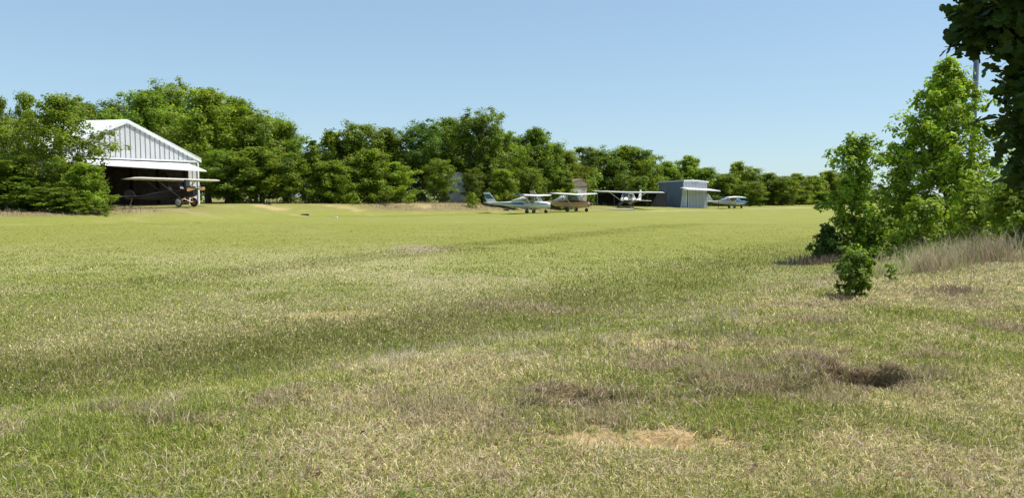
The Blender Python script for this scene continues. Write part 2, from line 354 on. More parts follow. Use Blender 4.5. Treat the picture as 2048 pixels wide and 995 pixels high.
def branch_crown(H, W, base, nb, cl, per, r, profile, tr, cr=.13, rise=.45, lean=0.):
    """open young tree: branches off a leader, leaf clusters strung along their outer part"""
    mb = MB(); n = 9; top = H * .97; S = W / 4.0
    ax = [Vector((lean * H * (i / n) ** 1.5 + math.sin(i * 1.3) * .012 * H, math.cos(i * 1.9) * .012 * H, top * i / (n - 1) - (.15 if i == 0 else 0))) for i in range(n)]
    mb.tube(ax, [tr * (1.25 if i == 0 else 1) * (1 - .9 * i / (n - 1)) for i in range(n)], 8)
    pts = []; outs = []; cols = []
    for b in range(nb):
        h = base + (1 - base) * ((b + r.uniform(0, 1)) / nb) ** .9; k = min(max(h - .06, 0) * (n - 1), n - 1.01); i = int(k); a = ax[i].lerp(ax[i + 1], k - i)
        az = b * 2.399 + r.uniform(-.6, .6); ln = max(profile((h - base) / (1 - base)) * W / 2 * r.uniform(.62, 1.12), .08 * W * (1 - h) + .04 * W)
        e = a + Vector((math.cos(az) * ln, math.sin(az) * ln, ln * rise * r.uniform(.2, 1.2))); e.z = min(e.z, H - .02)
        m = a.lerp(e, .5) + Vector((0, 0, .10 * ln)); r0 = tr * .30 * (1 - .75 * h); mb.tube([a, m, e], [r0, r0 * .6, r0 * .2], 5)
        nc = max(2, int(cl * (.4 + ln / (W / 2))))
        tone_b = r.uniform(.8, 1.2)
        for c in range(nc):
            f = 1 - .85 * (c + r.uniform(0, .6)) / nc; p = (a.lerp(m, f * 2) if f < .5 else m.lerp(e, f * 2 - 1))
            o = Vector(rand_unit(1, r)[0]) * ln * .24 * r.uniform(.2, 1) * (.4 + .6 * math.sin(min(f, .98) * 3.1)); p2 = p + o; mb.tube([p, p2], [r0 * .3, r0 * .08], 4, cap=False)
            q = r.normal(size=(per, 3)); q = q / np.maximum(np.linalg.norm(q, axis=1, keepdims=True), .7) * r.uniform(.25, 1.1, (per, 1)) * [1, 1, .95]
            P = np.array(p2) + q * cr * S * r.uniform(.7, 1.4); pts.append(P); outs.append(q * .6 + np.array([0, 0, .15])); cols.append(np.full(per, tone_b * r.uniform(.8, 1.25)))
    P = np.concatenate(pts); O = np.concatenate(outs); O /= np.maximum(np.linalg.norm(O, axis=1, keepdims=True), .01)
    return P, O, np.concatenate(cols), mb

def leaf_col(tone, base, r, yellow=.35):
    n = len(tone); c = np.array(base)[None] * tone[:, None] * r.uniform(.75, 1.3, (n, 1))
    yl = (r.random(n) < yellow)[:, None]; c = np.where(yl, c * np.array([1.45, 1.22, .8]), c); return np.repeat(c, 4, 0)

def limb_mesh(H, W, lobes, r, tr, bend=.04):
    mb = MB(); n = 7; top = H * .86
    ax = [Vector((math.sin(i * 1.3) * bend * H * i / n, math.cos(i * 1.9) * bend * H * i / n, top * i / (n - 1) - (.15 if i == 0 else 0))) for i in range(n)]
    mb.tube(ax, [tr * (1.25 if i == 0 else 1) * (1 - .86 * i / (n - 1)) for i in range(n)], 8)
    for c, R0 in lobes:
        h0 = max(.1 * H, c[2] - math.hypot(c[0], c[1]) * r.uniform(.7, 1.3) - R0 * .3); k = min(h0 / top * (n - 1), n - 1.01); i = int(k)
        a = ax[i].lerp(ax[i + 1], k - i); e = Vector(c); m = a.lerp(e, .5) + Vector((0, 0, -.06 * (e - a).length)) + Vector(r.normal(size=3)) * .03 * W
        r0 = tr * .42 * (1 - .7 * k / (n - 1)); mb.tube([a, m, e], [r0, r0 * .65, r0 * .25], 5)
        for _ in range(3):
            q = e + Vector(rand_unit(1, r)[0]) * R0 * .9; mb.tube([m.lerp(e, r.uniform(.3, .9)), q], [r0 * .35, r0 * .08], 4)
    return mb

oakp = lambda h: (math.sin(min(1, .22 + h * 1.0) * math.pi) ** .55 if h < .75 else max(.25, 1 - (h - .55) ** 1.2 * 1.25))
roundp = lambda h: max(.2, math.sqrt(max(0, 1 - (h * 1.75 - .8) ** 2 * .9)))
conep = lambda h: max(.08, (1 - h) ** .75 * (.75 + .25 * math.sin(h * 19)))
skirtp = lambda h: max(.2, 1 - h ** 1.7 * .85)
KINDS = {}
def proto(kind, H, W, base, nl, sub, per, size, seed, prof, tr, green, yellow=.35, lobe=.22, jitter=.30, m=None):
    r = np.random.default_rng(seed); P, O, T, L = crown_points(H, W, base, nl, sub, per, r, prof, lobe, jitter)
    P[:, 2] = np.maximum(P[:, 2], .03)
    V, F = leaf_tris(P, size, r, O); col = leaf_col(T, green, r, yellow)
    KINDS[kind] = dict(H=H, W=W, leaf=(V, F, col), limb=limb_mesh(H, W, L, r, tr), m=m or LEAF_FAR, first=None)
G1 = (.15, .225, .024); G2 = (.155, .235, .026); G3 = (.11, .185, .026); G4 = (.19, .27, .03)
proto('large_a', 13, 9, .10, 26, 13, 60, .245, 1, oakp, .26, G1)
proto('large_b', 13, 9, .16, 24, 13, 60, .245, 2, roundp, .28, G3)
proto('large_c', 12, 9, .06, 26, 13, 60, .245, 3, oakp, .24, G2)
proto('mid_a', 8, 6.5, .05, 20, 12, 58, .22, 4, oakp, .17, G2)
proto('mid_c', 8, 6.5, .08, 18, 12, 58, .22, 6, roundp, .18, G1)
proto('slim', 9, 4, .05, 17, 10, 36, .2, 7, conep, .12, G4, .5, .2)
proto('bush', 2.4, 3.2, .02, 11, 9, 32, .15, 9, skirtp, .05, G4, .5)

def proto_b(kind, H, W, base, nb, cl, per, size, seed, prof, tr, green, yellow=.4, cr=.22, rise=.75):
    r = np.random.default_rng(seed); P, O, T, mb = branch_crown(H, W, base, nb, cl, per, r, prof, tr, cr, rise); P[:, 2] = np.maximum(P[:, 2], .03)
    V, F = leaf_tris(P, size, r, O, .15); KINDS[kind] = dict(H=H, W=W, leaf=(V, F, leaf_col(T, green, r, yellow)), limb=mb, m=LEAF_FAR, first=None)
broadp = lambda h: max(.12, math.sin(min(1, .28 + h * .85) * math.pi) ** .6 if h < .8 else .5 - (h - .8) * 1.6)
proto_b('sparse', 9.5, 7.0, .20, 58, 8, 28, .19, 8, broadp, .15, G4)
skp = lambda h: max(.14, (1 - .55 * h) * (.85 + .15 * math.sin(h * 17))) if h < .85 else .5 - (h - .85) * 2.2
proto_b('mid_b', 8, 6.5, .03, 80, 9, 32, .22, 5, skp, .15, G4, cr=.27)
proto_b('open_a', 12, 8.5, .14, 95, 10, 34, .24, 18, broadp, .24, G2, cr=.26)
proto_b('open_b', 8, 6.5, .06, 72, 9, 32, .22, 19, broadp, .16, G4, cr=.26)

def dress(kind, name, loc, H, W, rz, label, cat, group):
    K = KINDS[kind]; e = empty(name, loc, rz, label, cat, group); e.scale = (W / K['W'], W / K['W'], H / K['H'])
    if K['first'] is None:
        tr = K['limb'].build('trunk', BARK, e, True); V, F, col = K['leaf']; cr = trimesh('crown', V, F, col, K['m'], e)
        K['first'] = (tr, cr)
    else:
        for o in K['first']:
            c = o.copy(); C.objects.link(c); c.parent = e
    return e

# ------------------------------------------------------------------ trees of the far edge: px, top, depth, width, kind, label
TREES = [
 (-36, 195, 51, 4.2, 'sparse', 'scrubby tree cut by the left edge of the photo, in front of the white roof'),
 (10, 186, 52, 2.4, 'sparse', 'thin pale-leaved tree at far left, its tip just under the sky, before the white roof'),
 (62, 176, 53, 3.2, 'sparse', 'dark-tipped tree in front of the white roof, second from the left edge'),
 (124, 180, 50, 6.6, 'sparse', 'open-branched tree with visible trunk hiding the left half of the hangar front'),
 (62, 352, 48, 5.6, 'mid_c', 'low dense dark tree under the white roof edge at far left'),
 (2, 312, 47.5, 6, 'mid_a', 'low dark leafy tree filling the bottom left corner of the woods'),
 (172, 322, 48.5, 3.7, 'mid_b', 'yellow-green tree whose skirt touches the dark hangar opening'),
 (112, 372, 46.8, 4.6, 'mid_c', 'dark bushy tree below the open-branched one in front of the hangar'),
 (150, 202, 86, 8, 'large_c', 'tree top showing over the white roof, right of the open-branched tree'),
 (212, 204, 92, 9, 'large_b', 'dull green tree top directly above the left end of the bare white roof'),
 (248, 212, 90, 6, 'large_c', 'small tree top just left of the hangar peak'),
 (300, 176, 83, 9, 'open_a', 'dark tall oak rising behind the hangar peak'),
 (345, 165, 88, 8, 'large_a', 'tallest oak of the row, behind the right slope of the hangar roof'),
 (420, 171, 80, 10, 'open_a', 'broad tall oak with dark trunk just right of the hangar corner'),
 (478, 190, 84, 8, 'open_a', 'tall oak shouldering the broad one beside the hangar'),
 (525, 224, 80, 7.5, 'large_a', 'oak on the descending side of the tall group, with sky notched above it'),
 (570, 236, 83, 6.5, 'open_a', 'last oak of the tall group, its crown hanging over the sky gap'),
 (455, 300, 73, 7, 'mid_c', 'low dark tree beneath the tall oaks, nearest to the hangar corner'),
 (515, 292, 74, 7, 'open_b', 'middle one of three low trees beneath the tall oaks'),
 (575, 305, 75, 6, 'mid_c', 'low spreading tree under the sky gap'),
 (628, 279, 76, 4.2, 'slim', 'slender pointed tree standing in the sky gap'),
 (668, 262, 86, 6, 'open_b', 'dark rounded tree top right of the slender pointed tree'),
 (712, 248, 86, 8, 'mid_a', 'high rounded oak above the eroded red bank'),
 (665, 318, 76, 6, 'mid_b', 'low bright tree right at the start of the red bank'),
 (772, 252, 94, 8, 'open_a', 'greyish tree top looking over two brighter crowns'),
 (738, 296, 79, 7, 'mid_b', 'bright yellow-green tree with a skirt down to the bank'),
 (790, 322, 82, 5.5, 'open_b', 'bright leafy tree at the edge of the dark hollow'),
 (848, 246, 94, 8.5, 'large_b', 'oak forming the left shoulder of the biggest dark clump'),
 (905, 232, 99, 9.5, 'open_a', 'big dark round oak above the bare brush bank'),
 (962, 221, 94, 9, 'large_a', 'highest oak of the middle clump, above the teal-tailed plane'),
 (1000, 255, 97, 7, 'open_a', 'oak on the right flank of the middle clump'),
 (880, 318, 87.5, 4.4, 'mid_c', 'low dark tree inside the hollow of the middle clump'),
 (946, 336, 89, 3.2, 'mid_c', 'low shaded tree in front of the white shed'),
 (1005, 335, 89, 4.6, 'mid_b', 'small yellow-green tree behind the teal-tailed plane wing'),
 (1042, 270, 102, 6.5, 'mid_c', 'oak joining the middle clump to the next one'),
 (1072, 252, 102, 7.5, 'open_a', 'pointed oak crown above the brown and tan plane'),
 (1104, 282, 103, 6, 'mid_b', 'oak on the right slope above the brown and tan plane'),
 (1062, 335, 95, 4.5, 'mid_c', 'dark low tree behind the tan fin'),
 (1134, 298, 108, 6.5, 'open_b', 'bright tree left of the tan shed'),
 (1126, 338, 96.5, 5.2, 'mid_b', 'low bright tree behind the wing of the brown and tan plane'),
 (1180, 294, 132, 9, 'mid_a', 'tree behind the tan shed roof'),
 (1216, 300, 128, 9, 'mid_c', 'dark round oak over the open black shed'),
 (1254, 288, 130, 10, 'open_a', 'wide oak above the tail of the white plane'),
 (1290, 302, 131, 8, 'mid_a', 'oak on the right of the wide one, stepping down towards the silver hangar'),
 (1275, 352, 116, 4.6, 'mid_a', 'small fresh green tree just left of the silver hangar'),
 (1330, 320, 140, 9, 'mid_b', 'tree directly above the silver hangar roof'),
 (1376, 309, 146, 8.5, 'open_b', 'tallest crown right behind the silver hangar'),
 (1412, 332, 140, 8, 'mid_b', 'bright tree at the right end of the silver hangar'),
 (1448, 345, 132, 8, 'mid_b', 'yellow-green tree above the blue and white plane'),
 (1474, 321, 156, 7, 'open_b', 'dark knobbly crown standing up right of the blue and white plane'),
 (1500, 336, 152, 7, 'mid_a', 'dark crown beside the knobbly one'),
 (1498, 362, 132, 6.5, 'mid_c', 'low dark tree behind the nose of the blue and white plane'),
 (1535, 344, 146, 9, 'open_b', 'rounded tree in the level run right of the planes'),
 (1562, 352, 142, 8, 'mid_c', 'dull green tree second in the level run right of the planes'),
 (1590, 345, 162, 8, 'open_b', 'tree third in the level run right of the planes'),
 (1622, 349, 165, 8, 'mid_b', 'tree fourth in the level run right of the planes'),
 (1655, 339, 172, 9, 'open_b', 'higher tree just left of the near sapling top'),
 (1690, 345, 176, 9, 'mid_c', 'distant tree seen behind the near sapling'),
 (1600, 378, 152, 6, 'mid_b', 'small round tree at the far corner of the airstrip'),
 (1645, 382, 158, 6, 'mid_b', 'low far tree where the airstrip meets the near sapling'),
 (1725, 365, 190, 9, 'mid_a', 'last distant tree before the sky gap between the saplings'),
]
rt = random.Random(3)
for p, top, Y, W, kind, lab in TREES:
    X = px(p, Y); g = float(gz(X, Y)); H = pz(top, Y) - g
    dress(kind, 'oak_tree', (X, Y, g - .05), H * 1.0, W * 1.14, rt.uniform(0, 6.28), lab, 'tree', 'oak trees along the far edge of the airstrip')
LOW = [(150, 402, 46.5, 3.2, 'rounded pale green shrub at the foot of the trees before the hangar'),
       (198, 396, 47, 2.2, 'shrub leaning out beside the dark hangar opening'),
       (945, 384, 84, 2.2, 'small bright shrub left of the teal-checked tail'),
       (1035, 383, 88, 2.0, 'yellow-green shrub over the wing of the teal-striped plane'),
       (1118, 378, 94, 3.2, 'leafy shrub behind the raised tan fin')]
for p, top, Y, W, lab in LOW:
    X = px(p, Y); g = float(gz(X, Y)); dress('bush', 'shrub', (X, Y, g - .03), pz(top, Y) - g, W, rt.uniform(0, 6.28), lab, 'shrub', 'shrubs at the edge of the woods')

def woods():
    """the wood behind the first row: one mass"""
    r = np.random.default_rng(77); Ps = []; Os = []; Ts = []
    t = r.uniform(-40, 190, 900); s = r.uniform(17, 40, 900) - 3 * (t > 100); 
    x = E0[0] + ED[0] * t + EN[0] * s; y = E0[1] + ED[1] * t + EN[1] * s
    skip = (t < 36) & (s < 34) & (t > -40)
    lim = np.interp(x / y * FPX + 1024, [0, 300, 560, 625, 700, 1000, 1100, 1300, 1500, 1700], [270, 230, 290, 330, 300, 290, 320, 335, 365, 372])
    for i in range(len(t)):
        if skip[i]: continue
        top = EYE + (HOR - lim[i]) / FPX * y[i] - 1; zz = float(gz(x[i], y[i])) + r.uniform(0.2, max(top - .5, 1)); R0 = r.uniform(1, 2)
        n = 110; d = rand_unit(n, r); Ps.append(np.array([x[i], y[i], zz]) + d * R0 * r.uniform(.4, 1.1, (n, 1)) * [1, 1, .8]); Os.append(d); Ts.append(np.full(n, r.uniform(.7, 1.2)))
    P = np.concatenate(Ps); O = np.concatenate(Os); T = np.concatenate(Ts); V, F = leaf_tris(P, .42, r, O)
    o = trimesh('woods', V, F, leaf_col(T, G1, r), LEAF_FAR)
    tag(o, 'dense green wood behind the first row of oaks', 'woods', kind='stuff')
woods()

# ------------------------------------------------------------------ near saplings on the right
def near_tree(name, p, top, Y, W, base, nl, sub, per, size, seed, prof, tr, green, label, cat='tree', group=None, lobe=.2, yellow=.4, jitter=.34):
    X = px(p, Y); g = float(gz(X, Y)); H = pz(top, Y) - g; r = np.random.default_rng(seed)
    P, O, T, L = crown_points(H, W, base, nl, sub, per, r, prof, lobe, jitter); P[:, 2] = np.maximum(P[:, 2], .02)
    e = empty(name, (X, Y, g), 0, label, cat, group)
    limb_mesh(H, W, L, r, tr, .03).build('trunk', BARK_PALE, e, True)
    V, F = leaf_tris(P, size, r, O); trimesh('crown', V, F, leaf_col(T, green, r, yellow), LEAF, e)
tallp = lambda h: max(.09, (1 - h ** 1.9 * .93)) * (.82 + .18 * math.sin(h * 23))
layp = lambda h: max(.16, (1 - h * .55) * (.70 + .30 * math.cos(h * 20)))
NG = (.21, .32, .032)
GS = 'saplings on the low bank at right'
def sapling(p, top, Y, W, base, nb, cl, per, size, seed, prof, tr, green, label, cr=.13, rise=.45, lean=0., yellow=.4):
    X = px(p, Y); g = float(gz(X, Y)); H = pz(top, Y) - g; r = np.random.default_rng(seed)
    P, O, T, mb = branch_crown(H, W, base, nb, cl, per, r, prof, tr, cr, rise, lean); P[:, 2] = np.maximum(P[:, 2], .02)
    e = empty('oak_sapling', (X, Y, g), 0, label, 'tree', GS); mb.build('trunk', BARK_PALE, e, True)
    V, F = leaf_tris(P, size, r, O, .15); trimesh('crown', V, F, leaf_col(T, green, r, yellow), LEAF, e)
bigp = lambda h: max(.10, min(1, .55 + h * 1.6) * (1 - h ** 1.7 * .92))
slimp = lambda h: max(.12, (.95 - .45 * h) * (.75 + .25 * math.cos(h * 15)) + .16 * math.exp(-((h - .86) / .07) ** 2))
sapling(1706, 262, 20.5, 2.4, .03, 62, 8, 22, .10, 101, slimp, .045, NG, 'tallest of the slim saplings left of the big one, layered crown against the sky', cr=.24)
sapling(1886, 98, 21.0, 4.4, .05, 135, 10, 21, .11, 102, bigp, .075, NG, 'big bright green young oak standing before the metal pole', cr=.145, lean=-.015)
sapling(1800, 272, 22.0, 2.1, .04, 50, 8, 22, .105, 103, slimp, .05, NG, 'middle-height sapling tucked against the left side of the big young oak', cr=.24)
near_tree('oak_sapling', 2044, 345, 15.5, 1.75, .06, 20, 11, 30, .10, 104, roundp, .05, NG, 'dense young oak half cut off by the right edge, trunk in shade', group=GS, lobe=.24)
near_tree('oak_bush', 1655, 448, 20.3, 1.3, .02, 12, 9, 28, .085, 105, skirtp, .03, (.085, .145, .024), 'low dark bush spreading at the left foot of the slim sapling', 'bush', GS, lobe=.22)
near_tree('oak_bush', 1755, 425, 20.0, 1.5, .02, 14, 9, 30, .09, 106, skirtp, .03, NG, 'bush between the slim sapling and the big young oak', 'bush', GS, lobe=.22)
near_tree('oak_bush', 1845, 395, 18.5, 1.9, .02, 15, 10, 30, .09, 107, skirtp, .035, NG, 'bright bush at the foot of the big young oak above the dry grass', 'bush', GS, lobe=.22)
near_tree('oak_bush', 1950, 380, 18.0, 1.6, .03, 14, 10, 30, .09, 108, skirtp, .035, NG, 'bush right of the big young oak, merging with the dense one at the edge', 'bush', GS, lobe=.22)
near_tree('small_shrub', 1716, 497, 11.4, .66, .02, 18, 8, 22, .058, 109, roundp, .014, (.15, .25, .03), 'small bright green shrub standing alone in front of the saplings', 'shrub', lobe=.24, yellow=.5)
near_tree('small_shrub', 1786, 527, 13.0, .34, .05, 5, 5, 9, .045, 110, roundp, .008, (.17, .26, .04), 'tiny pale sprout right of the lone bright shrub', 'shrub', lobe=.26, yellow=.5)

# ------------------------------------------------------------------ overhanging oak, close to the camera at right
def lobed_leaves(P, size, r, N, D):
    """blunt-lobed oak leaf: midrib line with an outline of rounded lobes either side"""
    out = np.array([(0, 0), (.18, .05), (.30, .17), (.40, .10), (.52, .30), (.66, .27), (.70, .13), (.82, .22), (.95, .15), (1.0, 0)])
    n = len(P); S = np.cross(N, D); L = (size * r.uniform(.65, 1.25, n))[:, None]; cup = r.uniform(-.25, .35, n)[:, None]; dr = r.uniform(0, .35, n)[:, None]
    rows = []
    for a, b in out: rows.append(P + D * L * a - N * L * dr * a * a)                              # midrib points
    for sg in (1, -1):
        for a, b in out[1:-1]: rows.append(P + D * L * a + S * L * b * sg * 1.15 + N * L * (cup * b - dr * a * a))
    V = np.stack(rows, 1).reshape(-1, 3); K = len(out); T = []
    def side(i, off): return off + i - 1 if 0 < i < K - 1 else i
    for off, fl in ((K, 0), (K + K - 2, 1)):
        for i in range(K - 1):
            a, b, c, d = i, i + 1, side(i + 1, off), side(i, off)
            for tri in ((a, b, c), (a, c, d)):
                if len(set(tri)) == 3: T.append(tri if fl else tri[::-1])
    T = np.array(T); m = K + 2 * (K - 2)
    return V, (np.arange(n)[:, None, None] * m + T[None]).reshape(-1, 3), m

def near_oak():
    r = np.random.default_rng(9); Y0 = 4.2
    e = empty('oak_tree', (4.3, 3.3, float(gz(4.3, 3.3))), 0, 'dark overhanging oak close to the viewer at top right, lobed leaves in shade', 'tree')
    base = Vector(e.location); mb = MB()
    mb.tube([(0, 0, -.2), (-.05, .05, 1.2), (-.25, 0, 2.4), (-.2, .1, 3.6), (.1, .1, 5.2)], [.24, .19, .16, .12, .05], 10)
    # foliage masses: px, py, depth, radius
    blobs = [(1925, 30, 4.2, .11), (1915, 78, 4.2, .10), (1962, 12, 4.3, .15), (1938, 60, 4.0, .12), (1985, 40, 4.0, .16), (2030, 30, 4.2, .2), (2060, 90, 4.1, .2), (2014, 85, 4.1, .09),
             (2030, 140, 4.3, .14), (2035, 185, 4.2, .16), (2020, 165, 4.3, .09), (2060, 230, 4.2, .2), (2022, 225, 4.2, .1), (2015, 262, 4.3, .1), (2050, 290, 4.3, .15), (2034, 315, 4.2, .09), (2066, 345, 4.3, .13), (2048, 250, 4.1, .13)]
    blobs += [(2140, 60, 4.3, .4), (2140, 220, 4.3, .4), (2150, 340, 4.4, .3), (2260, 120, 4.4, .5), (2300, 300, 4.5, .45), (2060, -60, 4.3, .3), (1990, -70, 4.3, .22), (2180, -120, 4.4, .5), (2350, -60, 4.4, .6), (2110, -250, 4.5, .45), (2300, -300, 4.6, .6), (1960, -150, 4.4, .22), (2450, 100, 4.6, .6), (2550, -150, 4.8, .6)]
    Ps = []; Cs = []
    for i, (p, v, Y, rad) in enumerate(blobs):
        Y *= .76; rad *= .76
        if rad > .17: Y = 2.75
        elif v > 120: p += 34
        else: p += 12
        c = Vector((px(p, Y), Y, pz(v, Y)))
        nn = int(50 + 2800 * rad * rad * 2.2); d = rand_unit(nn, r); q = np.array(c) + d * rad * r.uniform(.1, 1, (nn, 1)) ** .6 * [1, 1.0, 1]
        Ps.append(q); Cs.append(np.full(nn, r.uniform(.8, 1.2)))
        a = Vector((-.2, .05, min(max(c.z - base.z - .3, 1.6), 4.4))); b = c - base
        m = a.lerp(b, .5) + Vector((0, 0, .10)); r0 = .03 if rad > .3 else .016
        mb.tube([a, m, b], [r0 * 1.5, r0, r0 * .3], 6)
        for _ in range(5): mb.tube([m.lerp(b, r.uniform(.5, 1)), b + Vector(rand_unit(1, r)[0]) * rad * .95], [.005, .002], 4)
    mb.build('trunk', BARK, e, True)
    P = np.concatenate(Ps) - np.array(base); T = np.concatenate(Cs); n = len(P)
    N = rand_unit(n, r); N[:, 2] = np.abs(N[:, 2]) + .5; N[:, 1] -= .3; N /= np.linalg.norm(N, axis=1, keepdims=True)
    D = rand_unit(n, r) + [-.35, 0, -.35]; D = D - N * (D * N).sum(1, keepdims=True); D /= np.linalg.norm(D, axis=1, keepdims=True)
    V, F, m = lobed_leaves(P, .070, r, N, D)
    c = np.array([.062, .098, .016])[None] * T[:, None] * r.uniform(.7, 1.3, (n, 1))  # leaf colour darkened to carry the shade of the backlit crown
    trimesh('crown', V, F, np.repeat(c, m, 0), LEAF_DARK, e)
near_oak()

# ------------------------------------------------------------------ grass
def blades(P, h, wdt, lean, col, r, z0=-.01):
    n = len(P); a = r.uniform(0, 6.283, n); d = np.stack([np.cos(a), np.sin(a), np.zeros(n)], 1)
    b = r.uniform(0, 6.283, n); ld = np.stack([np.cos(b), np.sin(b), np.zeros(n)], 1)
    up = np.array([0, 0, 1.])[None]; h = h[:, None]; wdt = wdt[:, None]; lean = lean[:, None]
    B = P + [0, 0, z0]; M = B + up * h * .55 + ld * h * lean * .35; T = B + up * h * np.clip(1 - lean * .4, .15, 1) + ld * h * lean
    V = np.stack([B - d * wdt, B + d * wdt, M + d * wdt * .7, M - d * wdt * .7, T], 1).reshape(-1, 3)
    i = np.arange(n)[:, None, None] * 5; F = (i + np.array([[0, 1, 2], [0, 2, 3], [3, 2, 4]])[None]).reshape(-1, 3)
    return V, F, np.repeat(col, 5, 0)

def grass():
    r = np.random.default_rng(42); n = 900000
    q = r.random(n); a, b = 3.3 ** -.45, 50 ** -.45; y = (a + (b - a) * q) ** (-1 / .45); x = r.uniform(-1, 1, n) * (.80 * y + 1.0)
    c, dry, soil, sw = cover(x, y); u = swu(x, y); t, s = ts(x, y)
    cl = fbm(x, y, .35, 51, 3); keep = (r.random(n) > soil * .97) & (r.random(n) < .35 + 1.3 * cl) & (s < np.interp(t, [-5, 5, 20], [-5, -3, 1.5]))
    x, y, c, dry, sw, u, cl = [k[keep] for k in (x, y, c, dry, sw, u, cl)]; n = len(x)
    P = np.stack([x, y, gz(x, y)], 1)
    tuft = smooth(.60, .72, fbm(x, y, .8, 52, 3))
    k = r.random(n); isdry = k < dry * .95
    gcol = np.where((r.random(n) < .5 + .4 * tuft)[:, None], GREEN, YGRN) * r.uniform(.5, 1.4, (n, 1))
    dcol = np.where((r.random(n) < .6)[:, None], STRAW, STRAW * [.56, .53, .50]) * r.uniform(.5, 1.5, (n, 1))
    col = np.where(isdry[:, None], dcol, gcol)
    col = col * (1 - .40 * sw[:, None])
    fm = smooth(18, 36, y)[:, None]; col = col * (1 - fm) + (c * r.uniform(.7, 1.25, (n, 1))) * fm
    ld, lk = lip(x, y); bw = np.maximum(brown(x, y) * .72, .8 * np.exp(-((ld + .02) / .10) ** 2) * np.minimum(lk, 1)); sel = r.random(n) < bw; col = np.where(sel[:, None], np.array([.34, .28, .20])[None] * r.uniform(.4, 1.4, (n, 1)), col)
    h = r.uniform(.025, .065, n) * (1 + .5 * sel) * (1 + .9 * sw + .5 * tuft) * np.where(isdry, .85, 1) * (1 + .4 * smooth(0, 2, u)) * (1 - .5 * smooth(12, 40, y))
    lean = r.uniform(.1, 1.0, n) + isdry * r.uniform(0, 1.4, n)
    wd = (.0019 + .0026 * r.random(n) ** 2) * np.maximum(1, y / 5.5)
    V, F, cc = blades(P, h, wd, lean, col, r)
    tag(trimesh('grass', V, F, cc, TURF), 'short mown green and straw coloured grass over the airstrip', 'grass', kind='stuff')
grass()

